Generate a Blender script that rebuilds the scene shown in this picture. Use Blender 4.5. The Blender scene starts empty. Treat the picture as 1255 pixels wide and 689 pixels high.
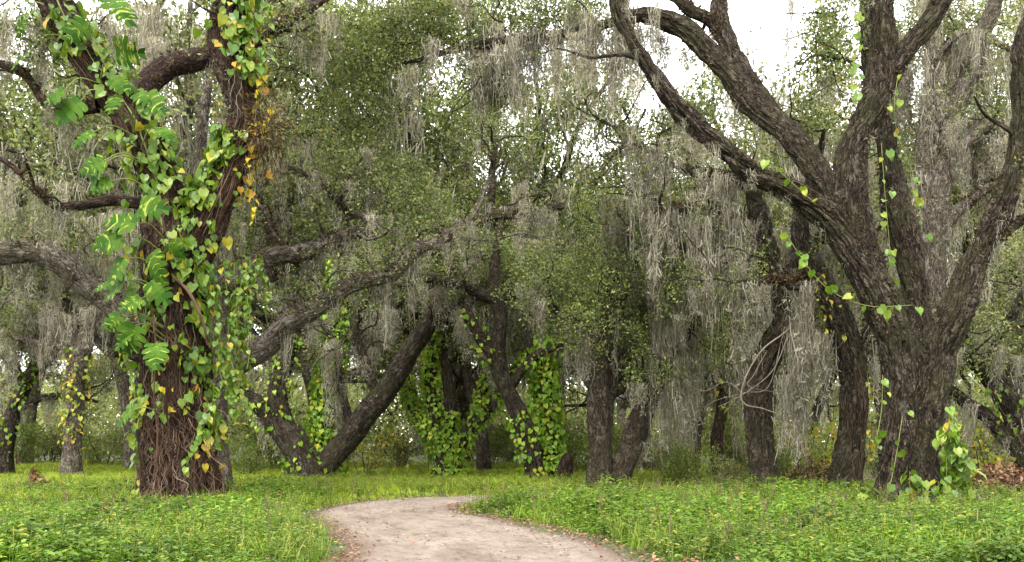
import bpy, math, random
import numpy as np

# ------------------------------------------------------------------ camera, sky, sun, exposure
S = bpy.context.scene
COL = S.collection
F, CX, HY, H = 1250.0, 627.5, 540.0, 1.5          # focal length, centre column, horizon row, eye height
cd = bpy.data.cameras.new('camera'); cam = bpy.data.objects.new('camera', cd); COL.objects.link(cam)
cam.location = (0, 0, H); cam.rotation_euler = (math.radians(90), 0, 0)
cd.sensor_width = 36.0; cd.lens = 36.0 * F / 1255.0; cd.shift_y = (HY - 344.5) / 1255.0
cd.clip_start = 0.1; cd.clip_end = 2000
S.camera = cam

SUN_EL, SUN_AZ = math.radians(52), math.radians(196)    # azimuth clockwise from +Y
W = bpy.data.worlds.new('World'); S.world = W; W.use_nodes = True
nt = W.node_tree; nt.nodes.clear()
out = nt.nodes.new('ShaderNodeOutputWorld'); bg = nt.nodes.new('ShaderNodeBackground')
sky = nt.nodes.new('ShaderNodeTexSky'); sky.sky_type = 'NISHITA'; sky.sun_disc = False
sky.sun_elevation = SUN_EL; sky.sun_rotation = SUN_AZ
cloud = nt.nodes.new('ShaderNodeRGB'); cloud.outputs[0].default_value = (7.6, 7.5, 7.3, 1)
tc = nt.nodes.new('ShaderNodeTexCoord'); no = nt.nodes.new('ShaderNodeTexNoise')
no.inputs['Scale'].default_value = 2.5; no.inputs['Detail'].default_value = 5
ra = nt.nodes.new('ShaderNodeMapRange'); ra.inputs['To Min'].default_value = 0.80; ra.inputs['To Max'].default_value = 0.97
mx = nt.nodes.new('ShaderNodeMix'); mx.data_type = 'RGBA'
nt.links.new(tc.outputs['Generated'], no.inputs['Vector']); nt.links.new(no.outputs['Fac'], ra.inputs['Value'])
nt.links.new(ra.outputs['Result'], mx.inputs['Factor'])
nt.links.new(sky.outputs['Color'], mx.inputs['A']); nt.links.new(cloud.outputs[0], mx.inputs['B'])
nt.links.new(mx.outputs['Result'], bg.inputs['Color']); bg.inputs['Strength'].default_value = 0.14
nt.links.new(bg.outputs['Background'], out.inputs['Surface'])

sl = bpy.data.lights.new('sun', 'SUN'); sl.energy = 1.5; sl.angle = math.radians(20); sl.color = (1, .965, .91)
sun = bpy.data.objects.new('sun', sl); COL.objects.link(sun)
sun.rotation_euler = (math.radians(90) - SUN_EL, 0, math.pi - SUN_AZ)   # light from azimuth SUN_AZ
S.view_settings.view_transform = 'Standard'; S.view_settings.look = 'None'
S.view_settings.gamma = 1.0; S.view_settings.exposure = 2.22; S.view_settings.use_curve_mapping = False
S.render.engine = 'CYCLES'
cy = S.cycles
cy.max_bounces = 10; cy.diffuse_bounces = 6; cy.glossy_bounces = 2; cy.transmission_bounces = 8; cy.transparent_max_bounces = 4
cy.caustics_reflective = False; cy.caustics_refractive = False

rng = np.random.default_rng(7)

# ------------------------------------------------------------------ maths helpers
def at(px, py, Y):
    return np.array([(px - CX) * Y / F, Y, H + (HY - py) * Y / F])

def unit(v):
    v = np.asarray(v, float); n = np.linalg.norm(v, axis=-1, keepdims=True)
    return v / np.maximum(n, 1e-9)

def _hash(ix, iy, iz):
    h = (ix.astype(np.uint32) * np.uint32(374761393)) ^ (iy.astype(np.uint32) * np.uint32(668265263)) ^ (iz.astype(np.uint32) * np.uint32(2147483647 - 58))
    h = (h ^ (h >> np.uint32(13))) * np.uint32(1274126177)
    h = h ^ (h >> np.uint32(16))
    return (h & np.uint32(0xFFFF)).astype(np.float64) / 65535.0

def vnoise(P):
    P = np.asarray(P, float) + 1000.0
    i = np.floor(P).astype(np.int64); f = P - i; f = f * f * (3 - 2 * f)
    r = 0
    for dx in (0, 1):
        wx = f[:, 0] if dx else 1 - f[:, 0]
        for dy in (0, 1):
            wy = f[:, 1] if dy else 1 - f[:, 1]
            for dz in (0, 1):
                wz = f[:, 2] if dz else 1 - f[:, 2]
                r = r + wx * wy * wz * _hash(i[:, 0] + dx, i[:, 1] + dy, i[:, 2] + dz)
    return r

def fbm(P, o=3):
    a, s, t = 1.0, 0.0, 0.0
    P = np.asarray(P, float)
    for k in range(o):
        s = s + a * vnoise(P + 17.3 * k); t += a; a *= .5; P = P * 2.03
    return s / t

def catmull(P, n_per):
    P = np.asarray(P, float)
    Q = np.vstack([2 * P[0] - P[1], P, 2 * P[-1] - P[-2]])
    outp = []
    for i in range(1, len(Q) - 2):
        n = n_per[i - 1]
        t = np.linspace(0, 1, n, endpoint=False)[:, None]
        p0, p1, p2, p3 = Q[i - 1], Q[i], Q[i + 1], Q[i + 2]
        outp.append(.5 * (2 * p1 + (p2 - p0) * t + (2 * p0 - 5 * p1 + 4 * p2 - p3) * t ** 2 + (3 * p1 - p0 - 3 * p2 + p3) * t ** 3))
    outp.append(P[-1:])
    return np.vstack(outp)

def rot_z(a):
    c, s = np.cos(a), np.sin(a); z = np.zeros_like(c); o = np.ones_like(c)
    return np.stack([np.stack([c, -s, z], -1), np.stack([s, c, z], -1), np.stack([z, z, o], -1)], -2)

def rand_rot(n, r=rng):
    q = unit(r.normal(size=(n, 4)))
    w, x, y, z = q.T
    return np.stack([np.stack([1 - 2 * (y * y + z * z), 2 * (x * y - z * w), 2 * (x * z + y * w)], -1),
                     np.stack([2 * (x * y + z * w), 1 - 2 * (x * x + z * z), 2 * (y * z - x * w)], -1),
                     np.stack([2 * (x * z - y * w), 2 * (y * z + x * w), 1 - 2 * (x * x + y * y)], -1)], -2)

# ------------------------------------------------------------------ mesh helpers
class MB:
    """collects quads (numpy) for ONE mesh object"""
    def __init__(s): s.v, s.f, s.a, s.n = [], [], [], 0
    def add(s, v, f, a=None):
        v = np.asarray(v, np.float32).reshape(-1, 3); f = np.asarray(f, np.int64).reshape(-1, 4)
        s.v.append(v); s.f.append(f + s.n); s.n += len(v)
        s.a.append(np.zeros_like(v) if a is None else np.asarray(a, np.float32).reshape(-1, 3))
    def inst(s, tmpl, R, T, a=False):
        """copies of a small template under matrices R (n,3,3) and offsets T (n,3)"""
        tv, tf = tmpl[0], tmpl[1]
        n = len(T)
        if n == 0: return
        v = np.einsum('nij,kj->nki', R, tv) + np.asarray(T)[:, None, :]
        f = tf[None] + (np.arange(n) * len(tv))[:, None, None]
        att = np.broadcast_to(tv[None], (n, len(tv), 3)) if a else None
        s.add(v, f, att)
    def mesh(s, name, mat, smooth=True, attr=None):
        v = np.concatenate(s.v); f = np.concatenate(s.f)
        me = bpy.data.meshes.new(name)
        me.vertices.add(len(v)); me.vertices.foreach_set('co', v.ravel())
        me.loops.add(f.size); me.loops.foreach_set('vertex_index', f.ravel().astype(np.int32))
        me.polygons.add(len(f)); me.polygons.foreach_set('loop_start', (np.arange(len(f)) * 4).astype(np.int32))
        try: me.polygons.foreach_set('loop_total', np.full(len(f), 4, np.int32))
        except Exception: pass
        me.polygons.foreach_set('use_smooth', np.full(len(f), smooth, bool))
        if attr:
            at_ = me.attributes.new(attr, 'FLOAT_VECTOR', 'POINT'); at_.data.foreach_set('vector', np.concatenate(s.a).ravel())
        me.materials.append(mat); me.update(calc_edges=True)
        return me
    def build(s, name, mat, parent=None, smooth=True, attr=None):
        if s.n == 0: return None
        o = bpy.data.objects.new(name, s.mesh(name, mat, smooth, attr)); COL.objects.link(o)
        if parent is not None:
            o.parent = parent
            pl = np.array(parent.location)
            if np.any(pl != 0):
                o.matrix_parent_inverse = parent_inverse(parent)
        return o

def parent_inverse(p):
    from mathutils import Matrix
    return Matrix.Translation(p.location).inverted()

def thing(name, label, cat, loc, group=None):
    o = bpy.data.objects.new(name, None); COL.objects.link(o); o.location = loc; o.empty_display_size = .3
    tag(o, label, cat, group); return o

def tag(o, label=None, cat=None, group=None, kind=None):
    if label: o['label'] = label
    if cat: o['category'] = cat
    if group: o['group'] = group
    if kind: o['kind'] = kind
    return o

# ------------------------------------------------------------------ tubes (trunks, limbs, stems)
class Tube:
    """a swept, lumpy tube through world points P with radii R"""
    def __init__(s, P, R, step=.12, sides=24, lump=.12, ridge=0.0, seed=0, wig=0.0, flare=0.0, lobes=5, rw=9.0, rz=.2):
        P = np.asarray(P, float); R = np.asarray(R, float)
        seg = np.linalg.norm(np.diff(P, axis=0), axis=1)
        n = np.maximum(2, np.ceil(seg / step).astype(int))
        C = catmull(np.column_stack([P, R]), n)
        s.C, s.R = C[:, :3].copy(), np.maximum(C[:, 3], .002)
        L = np.concatenate([[0], np.cumsum(np.linalg.norm(np.diff(s.C, axis=0), axis=1))]); s.L = L
        if wig:
            d = np.column_stack([vnoise(np.column_stack([L * 1.1 + seed * 9.1, np.full_like(L, 3.7 * k + seed), np.zeros_like(L)])) - .5 for k in range(3)])
            s.C += d * wig * np.minimum(1, L / max(L[-1] * .15, 1e-3))[:, None]
        T = unit(np.gradient(s.C, axis=0)); s.T = T
        U = np.zeros_like(T); ref = np.array([1., 0, 0]) if abs(T[0][0]) < .8 else np.array([0, 1., 0])
        u = unit(ref - T[0] * ref.dot(T[0])); U[0] = u
        for i in range(1, len(T)):
            u = U[i - 1] - T[i] * U[i - 1].dot(T[i]); U[i] = unit(u)
        s.U, s.V = U, np.cross(T, U)
        s.sides, s.lump, s.ridge, s.seed, s.flare, s.lobes, s.rw, s.rz = sides, lump, ridge, seed, flare, lobes, rw, rz
    def rad(s, i, th):
        """displaced radius at ring index i (array), angle th (array)"""
        R = s.R[i]; L = s.L[i]
        q = np.column_stack([np.cos(th) * 1.3 + s.seed * 5.1, np.sin(th) * 1.3, L / np.maximum(R * 2.2, .05)])
        r = R * (1 + s.lump * (fbm(q, 2) - .5) * 2)
        if s.flare:
            k = np.exp(-L / (s.R[0] * .75))
            r = r * (1 + s.flare * k * (.35 + 1.0 * np.maximum(0, np.sin(th * s.lobes + s.seed * 1.3 + .8 * np.sin(th * 2 + s.seed)))))
        if s.ridge:
            w = s.rw
            p = np.column_stack([np.cos(th) * R * w, np.sin(th) * R * w, L * w * s.rz])
            wp = fbm(p * .35 + 40, 2)[:, None] * 2.2
            p = p + wp * np.array([1.2, 1.2, .5])
            a = 1 - np.abs(2 * vnoise(p) - 1); b = 1 - np.abs(2 * vnoise(p * 2.1 + 9) - 1)
            r = r - s.ridge * (a ** 2.2) - s.ridge * .5 * (b ** 2)
        return r
    def pt(s, t, th, off=0.0):
        """points at fraction t of the length, angle th: position, outward normal"""
        i = np.clip((np.asarray(t) * (len(s.L) - 1)).round().astype(int), 0, len(s.L) - 1)
        nrm = s.U[i] * np.cos(th)[:, None] + s.V[i] * np.sin(th)[:, None]
        return s.C[i] + nrm * (s.rad(i, th) + off)[:, None], nrm, i
    def add(s, mb):
        n, m = len(s.C), s.sides
        i = np.repeat(np.arange(n), m); th = np.tile(np.arange(m) * 2 * math.pi / m, n)
        nrm = s.U[i] * np.cos(th)[:, None] + s.V[i] * np.sin(th)[:, None]
        v = s.C[i] + nrm * s.rad(i, th)[:, None]
        a = np.column_stack([np.cos(th) * s.R[i] + s.seed * 1.7, np.sin(th) * s.R[i], s.L[i]])
        k = np.arange(n - 1)[:, None] * m; j = np.arange(m)[None, :]; j2 = (j + 1) % m
        f = np.stack([k + j, k + j2, k + m + j2, k + m + j], -1).reshape(-1, 4)
        mb.add(v, f, a)
        # rounded tip
        tip = s.C[-1] + s.T[-1] * s.R[-1] * .6
        last = v[-m:]; inner = tip + (last - s.C[-1]) * .35
        vv = np.vstack([last, inner]); aa = np.vstack([a[-m:], a[-m:]])
        f2 = np.stack([j[0], j2[0], m + j2[0], m + j[0]], -1)
        mb.add(vv, f2, aa)
        cap = [[m_ % m, (m_ + 1) % m, (m - 2 - m_) % m, (m - 1 - m_) % m] for m_ in range(0, m // 2 - 1)]
        mb.add(inner, cap, aa[-m:])

def ptube(pts, Y=None, **k):
    """tube from photo columns/rows (px, py, r_px, [Y])"""
    P, R = [], []
    for p in pts:
        y = p[3] if len(p) > 3 else Y
        P.append(at(p[0], p[1], y)); R.append(p[2] * y / F)
    return Tube(P, R, **k)

# ------------------------------------------------------------------ materials
def mat(name):
    m = bpy.data.materials.new(name); m.use_nodes = True; t = m.node_tree; t.nodes.clear()
    o = t.nodes.new('ShaderNodeOutputMaterial')
    return m, t, o

def N(t, typ, **kw):
    n = t.nodes.new(typ)
    for k, v in kw.items():
        if k.startswith('_'): setattr(n, k[1:], v)
        else: n.inputs[k].default_value = v
    return n

def ramp(t, fac, stops, interp='LINEAR'):
    r = t.nodes.new('ShaderNodeValToRGB'); e = r.color_ramp; e.interpolation = interp
    e.elements[0].position = stops[0][0]; e.elements[0].color = (*stops[0][1], 1)
    e.elements[1].position = stops[-1][0]; e.elements[1].color = (*stops[-1][1], 1)
    for p, c in stops[1:-1]:
        x = e.elements.new(p); x.color = (*c, 1)
    t.links.new(fac, r.inputs['Fac']); return r.outputs['Color']

def mixc(t, fac, a, b, mode='MIX'):
    m = t.nodes.new('ShaderNodeMix'); m.data_type = 'RGBA'; m.blend_type = mode
    for s_, v in (('Factor', fac), ('A', a), ('B', b)):
        i = m.inputs[s_] if s_ == 'Factor' else [x for x in m.inputs if x.name == s_ and x.type == 'RGBA'][0]
        if hasattr(v, 'is_linked') or isinstance(v, bpy.types.NodeSocket): t.links.new(v, i)
        elif isinstance(v, (int, float)): i.default_value = v
        else: i.default_value = (*v, 1)
    return [x for x in m.outputs if x.type == 'RGBA'][0]

def leaf_mat(name, stops, trans=.38, rough=.5, clump=.35, scale=.45, spec=.3, streak=None):
    """per-leaf colour (Random Per Island), slow variation through space, light passing through"""
    m, t, o = mat(name)
    g = N(t, 'ShaderNodeNewGeometry')
    c = ramp(t, g.outputs['Random Per Island'], stops)
    tcn = N(t, 'ShaderNodeTexCoord'); nz = N(t, 'ShaderNodeTexNoise', Scale=scale, Detail=2.0)
    t.links.new(tcn.outputs['Object'], nz.inputs['Vector'])
    mr = N(t, 'ShaderNodeMapRange', **{'From Min': .3, 'From Max': .7, 'To Min': 1 - clump, 'To Max': 1 + clump})
    t.links.new(nz.outputs['Fac'], mr.inputs['Value'])
    vm = N(t, 'ShaderNodeVectorMath', _operation='SCALE'); t.links.new(c, vm.inputs[0]); t.links.new(mr.outputs['Result'], vm.inputs['Scale'])
    col = vm.outputs['Vector']
    if streak:
        at_ = N(t, 'ShaderNodeAttribute', _attribute_name='leaf')
        mp = N(t, 'ShaderNodeMapping'); mp.inputs['Scale'].default_value = (2.6, 11, 1); mp.inputs['Rotation'].default_value = (0, 0, .0)
        ab = N(t, 'ShaderNodeVectorMath', _operation='ABSOLUTE'); t.links.new(at_.outputs['Vector'], ab.inputs[0])
        # streaks run along the lobes: coordinate along-midrib minus a share of the sideways distance
        sx = N(t, 'ShaderNodeSeparateXYZ'); t.links.new(ab.outputs['Vector'], sx.inputs[0])
        ma = N(t, 'ShaderNodeMath', _operation='MULTIPLY_ADD'); t.links.new(sx.outputs['X'], ma.inputs[0]); ma.inputs[1].default_value = -.45; t.links.new(sx.outputs['Y'], ma.inputs[2])
        cb = N(t, 'ShaderNodeCombineXYZ'); t.links.new(sx.outputs['X'], cb.inputs['X']); t.links.new(ma.outputs[0], cb.inputs['Y']); t.links.new(g.outputs['Random Per Island'], cb.inputs['Z'])
        oi = N(t, 'ShaderNodeObjectInfo')
        ad = N(t, 'ShaderNodeMath', _operation='MULTIPLY'); t.links.new(oi.outputs['Random'], ad.inputs[0]); ad.inputs[1].default_value = 40; t.links.new(ad.outputs[0], cb.inputs['Z'])
        t.links.new(cb.outputs['Vector'], mp.inputs['Vector'])
        n2 = N(t, 'ShaderNodeTexNoise', Scale=1.0, Detail=2.0); t.links.new(mp.outputs['Vector'], n2.inputs['Vector'])
        rr = ramp(t, n2.outputs['Fac'], [(.60, (0, 0, 0)), (.66, (1, 1, 1))])
        col = mixc(t, rr, col, streak)
    p = N(t, 'ShaderNodeBsdfPrincipled', Roughness=rough); p.inputs['Specular IOR Level'].default_value = spec
    t.links.new(col, p.inputs['Base Color'])
    tr = N(t, 'ShaderNodeBsdfTranslucent')
    ye = mixc(t, .5, col, (1.25, 1.2, .55), 'MULTIPLY'); t.links.new(ye, tr.inputs['Color'])
    mxs = N(t, 'ShaderNodeMixShader', Fac=trans); t.links.new(p.outputs[0], mxs.inputs[1]); t.links.new(tr.outputs[0], mxs.inputs[2])
    t.links.new(mxs.outputs[0], o.inputs['Surface']); return m

def bark_mat(name, dark, mid, light, lichen, lich=.5, green=.0, zs=.3, sc=9.0, bump=.06, greencol=(.10, .11, .035)):
    m, t, o = mat(name)
    a = N(t, 'ShaderNodeAttribute', _attribute_name='bark')
    nz0 = N(t, 'ShaderNodeTexNoise', Scale=3.0, Detail=3.0); t.links.new(a.outputs['Vector'], nz0.inputs['Vector'])
    mp = N(t, 'ShaderNodeMapping'); mp.inputs['Scale'].default_value = (1, 1, zs); t.links.new(a.outputs['Vector'], mp.inputs['Vector'])
    wv = N(t, 'ShaderNodeVectorMath', _operation='MULTIPLY_ADD'); t.links.new(nz0.outputs['Color'], wv.inputs[0]); wv.inputs[1].default_value = (.26, .26, .12); t.links.new(mp.outputs['Vector'], wv.inputs[2])
    vo = N(t, 'ShaderNodeTexVoronoi', Scale=sc, _feature='DISTANCE_TO_EDGE', Randomness=1.0); t.links.new(wv.outputs['Vector'], vo.inputs['Vector'])
    nz = N(t, 'ShaderNodeTexNoise', Scale=sc * 2.2, Detail=8.0, Roughness=.74); t.links.new(wv.outputs['Vector'], nz.inputs['Vector'])
    rg = N(t, 'ShaderNodeTexNoise', Scale=sc * .8, Detail=5.0, Roughness=.6); t.links.new(wv.outputs['Vector'], rg.inputs['Vector'])
    r1 = N(t, 'ShaderNodeMath', _operation='SUBTRACT'); t.links.new(rg.outputs['Fac'], r1.inputs[0]); r1.inputs[1].default_value = .5
    r2 = N(t, 'ShaderNodeMath', _operation='ABSOLUTE'); t.links.new(r1.outputs[0], r2.inputs[0])
    r3 = N(t, 'ShaderNodeMapRange', **{'From Max': .16, 'To Max': .8}); t.links.new(r2.outputs[0], r3.inputs['Value'])
    vr = N(t, 'ShaderNodeMapRange', **{'From Max': .22, 'To Max': .55}); t.links.new(vo.outputs['Distance'], vr.inputs['Value'])
    sm = N(t, 'ShaderNodeMath', _operation='ADD'); t.links.new(r3.outputs['Result'], sm.inputs[0]); t.links.new(vr.outputs['Result'], sm.inputs[1])
    hgt = N(t, 'ShaderNodeMath', _operation='MULTIPLY_ADD'); t.links.new(nz.outputs['Fac'], hgt.inputs[0]); hgt.inputs[1].default_value = 1.0; t.links.new(sm.outputs[0], hgt.inputs[2])
    hs = N(t, 'ShaderNodeMapRange', **{'From Min': .45, 'From Max': 1.9}); t.links.new(hgt.outputs[0], hs.inputs['Value'])
    c = ramp(t, hs.outputs['Result'], [(.12, dark), (.5, mid), (.9, light)])
    nl = N(t, 'ShaderNodeTexNoise', Scale=4.2, Detail=9.0, Roughness=.72); t.links.new(a.outputs['Vector'], nl.inputs['Vector'])
    lr = ramp(t, nl.outputs['Fac'], [(.60 - .12 * lich, (0, 0, 0)), (.68 - .12 * lich, (1, 1, 1))])
    k = N(t, 'ShaderNodeMath', _operation='MULTIPLY'); t.links.new(lr, k.inputs[0]); k.inputs[1].default_value = min(1, .35 + lich * .6)
    c = mixc(t, k.outputs[0], c, lichen)
    if green:
        ng = N(t, 'ShaderNodeTexNoise', Scale=1.3, Detail=6.0, Roughness=.65); tcn = N(t, 'ShaderNodeTexCoord'); t.links.new(tcn.outputs['Object'], ng.inputs['Vector'])
        gr = ramp(t, ng.outputs['Fac'], [(.45, (0, 0, 0)), (.62, (1, 1, 1))])
        k2 = N(t, 'ShaderNodeMath', _operation='MULTIPLY'); t.links.new(gr, k2.inputs[0]); k2.inputs[1].default_value = green
        c = mixc(t, k2.outputs[0], c, greencol)
    p = N(t, 'ShaderNodeBsdfPrincipled', Roughness=.92); p.inputs['Specular IOR Level'].default_value = .15
    t.links.new(c, p.inputs['Base Color'])
    b = N(t, 'ShaderNodeBump', Strength=1.0, Distance=bump); t.links.new(hgt.outputs[0], b.inputs['Height']); t.links.new(b.outputs[0], p.inputs['Normal'])
    t.links.new(p.outputs[0], o.inputs['Surface']); return m

def plain_mat(name, stops, scale=6, rough=.9, bump=.0, coord='Object'):
    m, t, o = mat(name)
    tcn = N(t, 'ShaderNodeTexCoord'); nz = N(t, 'ShaderNodeTexNoise', Scale=scale, Detail=7.0, Roughness=.65); t.links.new(tcn.outputs[coord], nz.inputs['Vector'])
    c = ramp(t, nz.outputs['Fac'], stops)
    p = N(t, 'ShaderNodeBsdfPrincipled', Roughness=rough); p.inputs['Specular IOR Level'].default_value = .2; t.links.new(c, p.inputs['Base Color'])
    if bump:
        b = N(t, 'ShaderNodeBump', Strength=.8, Distance=bump); t.links.new(nz.outputs['Fac'], b.inputs['Height']); t.links.new(b.outputs[0], p.inputs['Normal'])
    t.links.new(p.outputs[0], o.inputs['Surface']); return m

M = {}
M['bark_red'] = bark_mat('bark_red_brown', (.008, .004, .003), (.040, .022, .013), (.10, .065, .043), (.17, .145, .112), .34, .0, zs=.22, sc=15, bump=.08)
M['bark_grey'] = bark_mat('bark_grey_furrowed', (.007, .005, .003), (.046, .033, .021), (.150, .119, .084), (.175, .155, .118), .48, .42, zs=.17, sc=15, bump=.15, greencol=(.052, .054, .016))
M['bark_pale'] = bark_mat('bark_pale', (.028, .021, .015), (.115, .092, .070), (.215, .182, .146), (.28, .26, .225), .55, .15, zs=.25, sc=15, bump=.08)
M['bark_dark'] = bark_mat('bark_dark', (.009, .006, .004), (.041, .030, .020), (.098, .076, .055), (.145, .126, .096), .48, .3, zs=.25, sc=14, bump=.08, greencol=(.05, .052, .016))
M['leaf_oak'] = leaf_mat('oak_leaf', [(0, (.028, .044, .010)), (.45, (.082, .112, .028)), (.8, (.160, .188, .055)), (1, (.26, .24, .06))], .40, clump=.3, spec=.4)
M['leaf_oak_pale'] = leaf_mat('oak_leaf_pale', [(0, (.055, .068, .018)), (.5, (.132, .158, .060)), (.85, (.215, .238, .098)), (1, (.34, .28, .06))], .42, clump=.3, spec=.4)
M['leaf_oak_deep'] = leaf_mat('oak_leaf_deep', [(0, (.024, .042, .008)), (.6, (.060, .092, .018)), (1, (.14, .17, .04))], .36, clump=.3, spec=.45)
M['moss'] = leaf_mat('spanish_moss', [(0, (.10, .090, .066)), (.5, (.262, .240, .190)), (1, (.40, .38, .315))], .42, .9, clump=.28, scale=.6, spec=.05)
M['leaf_vine'] = leaf_mat('vine_leaf', [(0, (.050, .110, .008)), (.55, (.100, .175, .012)), (.88, (.17, .225, .020)), (.97, (.32, .29, .03)), (1, (.36, .21, .03))], .36, .42, clump=.2, spec=.4)
M['leaf_vine_lit_tone'] = leaf_mat('vine_leaf_lit_tone', [(0, (.10, .215, .014)), (.55, (.185, .315, .022)), (.93, (.30, .385, .03)), (1, (.46, .38, .04))], .40, .45, clump=.2, spec=.35)  # yellower vine, with extra brightness painted in where its stems stand in shade
M['leaf_vine_yellow'] = leaf_mat('vine_leaf_yellow', [(0, (.12, .20, .02)), (.5, (.26, .29, .03)), (.88, (.42, .35, .035)), (1, (.45, .22, .04))], .4, .45, clump=.2, spec=.35)
M['leaf_lobed'] = leaf_mat('large_lobed_leaf', [(0, (.012, .042, .004)), (.6, (.026, .070, .006)), (1, (.048, .098, .009))], .20, .6, clump=.15, spec=.06, streak=(.19, .23, .035))
M['leaf_gold'] = leaf_mat('withered_leaf', [(0, (.34, .29, .022)), (.7, (.36, .26, .022)), (.9, (.30, .15, .022)), (1, (.18, .08, .02))], .35, .6, clump=.2, spec=.2)
M['herb'] = leaf_mat('herb_leaf', [(0, (.032, .078, .005)), (.5, (.074, .142, .009)), (.9, (.130, .200, .016)), (1, (.22, .20, .03))], .30, .55, clump=.45, scale=.8, spec=.3)
M['grass'] = leaf_mat('grass_blade', [(0, (.070, .130, .009)), (.6, (.125, .195, .015)), (.93, (.20, .235, .030)), (1, (.28, .22, .09))], .38, .55, clump=.35, scale=.5, spec=.25)
M['leaf_far_haze'] = leaf_mat('far_leaf_haze', [(0, (.11, .135, .05)), (.5, (.20, .225, .09)), (1, (.30, .31, .13))], .5, clump=.25, scale=.15)  # paleness of distance haze painted into the leaf colour
M['stone'] = leaf_mat('stone', [(0, (.07, .05, .035)), (.5, (.15, .12, .095)), (1, (.24, .205, .17))], 0.0, .9, clump=.2, spec=.2)
M['grass_sunlit_tone'] = leaf_mat('grass_blade_sunlit_tone', [(0, (.11, .18, .012)), (.6, (.20, .285, .022)), (.93, (.30, .32, .04)), (1, (.40, .32, .14))], .40, .55, clump=.3, scale=.5, spec=.2)  # brighter copy of the grass: a sunlit strip painted into the blade colour
M['shrub'] = leaf_mat('shrub_leaf', [(0, (.060, .105, .018)), (.55, (.130, .195, .034)), (.9, (.23, .27, .055)), (1, (.40, .34, .05))], .45, .5, clump=.3, scale=.6)
M['dry_leaf'] = leaf_mat('dry_leaf', [(0, (.075, .035, .020)), (.5, (.15, .075, .042)), (.85, (.22, .135, .08)), (1, (.29, .22, .14))], .15, .8, clump=.25, scale=1.2, spec=.1)
M['fern_dry'] = leaf_mat('withered_fern', [(0, (.022, .014, .008)), (.6, (.052, .032, .017)), (.9, (.088, .060, .028)), (1, (.07, .085, .018))], .2, .85, clump=.25, spec=.1)
M['root'] = leaf_mat('climbing_root', [(0, (.022, .013, .008)), (.6, (.060, .036, .022)), (.9, (.10, .066, .045)), (1, (.17, .13, .10))], 0.0, .9, clump=.5, scale=3.0, spec=.1)
M['stem_green'] = plain_mat('green_stem', [(.3, (.08, .115, .025)), (.7, (.17, .18, .045))], 5, .6)
M['stem_dry'] = plain_mat('dry_stem', [(.3, (.05, .030, .02)), (.7, (.15, .10, .065))], 7)
M['wood_pale'] = plain_mat('bare_pale_wood', [(.3, (.085, .065, .048)), (.7, (.20, .165, .13))], 6)

# ------------------------------------------------------------------ small templates (leaf sprays, moss tufts, vine leaves, plants)
LEAF = np.array([[0, 0, 0], [.26, .5, .07], [0, 1, -.05], [-.26, .5, .07]], float)
QUAD = np.array([[0, 1, 2, 3]])

def orient(tip, nrm):
    y = unit(tip); nrm = np.asarray(nrm, float)
    z = unit(nrm - y * np.sum(nrm * y, -1, keepdims=True)); x = np.cross(y, z)
    return np.stack([x, y, z], -1)

def scatter_template(leaf, faces, R, T, s):
    v = np.einsum('nij,kj->nki', R * s[:, None, None], leaf) + T[:, None, :]
    f = faces[None] + (np.arange(len(T)) * len(leaf))[:, None, None]
    return v.reshape(-1, 3), f.reshape(-1, faces.shape[1])

def make_spray(r, nl=24, size=.085, rad=.34):
    """a twig end with small oak leaves"""
    tw = unit(r.normal(size=(5, 3)) + [0, 0, .25]) * rad
    k = r.integers(0, 5, nl); t = r.uniform(.15, 1.0, nl)
    T = tw[k] * t[:, None] + r.normal(size=(nl, 3)) * .05
    tip = unit(tw[k]) + r.normal(size=(nl, 3)) * .7
    nrm = r.normal(size=(nl, 3)) * .6 + [0, 0, .8]
    return scatter_template(LEAF, QUAD, orient(tip, nrm), T, r.uniform(.7, 1.25, nl) * size)

def make_tuft(r, ns=20, segs=8, w=.012, spread=.11):
    """a hank of spanish moss one unit long: many thin curling strands"""
    V, Fc, n = [], [], 0
    for _ in range(ns):
        L = r.uniform(.35, 1.0) * (1.0 if r.random() < .6 else .6); a = r.uniform(0, 6.28)
        x0 = r.normal(size=2) * spread; dr = r.normal(size=2) * .06
        t = np.linspace(0, 1, segs)
        ph = r.uniform(0, 6.28, 2); fr = r.uniform(5, 11)
        cx = x0[0] * (1 - .72 * t) + dr[0] * t + (.02 + .03 * t) * np.sin(ph[0] + fr * t); cy = x0[1] * (1 - .72 * t) + dr[1] * t + (.02 + .03 * t) * np.sin(ph[1] + fr * 1.2 * t)
        ww = w * r.uniform(.6, 1.3) * (1 - .75 * t ** 2) * (1 + .35 * np.sin(fr * 2.3 * t + ph[1]))
        dx, dy = np.cos(a + t * 3), np.sin(a + t * 3)
        l = np.column_stack([cx - dx * ww / 2, cy - dy * ww / 2, -L * t]); q = np.column_stack([cx + dx * ww / 2, cy + dy * ww / 2, -L * t])
        V.append(np.stack([l, q], 1).reshape(-1, 3)); k = np.arange(segs - 1) * 2 + n
        Fc.append(np.column_stack([k, k + 1, k + 3, k + 2])); n += segs * 2
    # short side curls
    nc = ns * 4
    z = -r.uniform(0, .75, nc); c = r.normal(size=(nc, 2)) * (spread * .7) * (1 + .5 * z)[:, None]
    T = np.column_stack([c, z]); d = unit(np.column_stack([r.normal(size=(nc, 2)), r.uniform(-1.6, .1, nc)]))
    v, f = scatter_template(np.array([[-.09, 0, 0], [.09, 0, 0], [.05, 1, .1], [-.05, 1, .1]]), QUAD, orient(d, r.normal(size=(nc, 3))), T, r.uniform(.05, .12, nc))
    V.append(v); Fc.append(f + n)
    return np.concatenate(V), np.concatenate(Fc)

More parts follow.
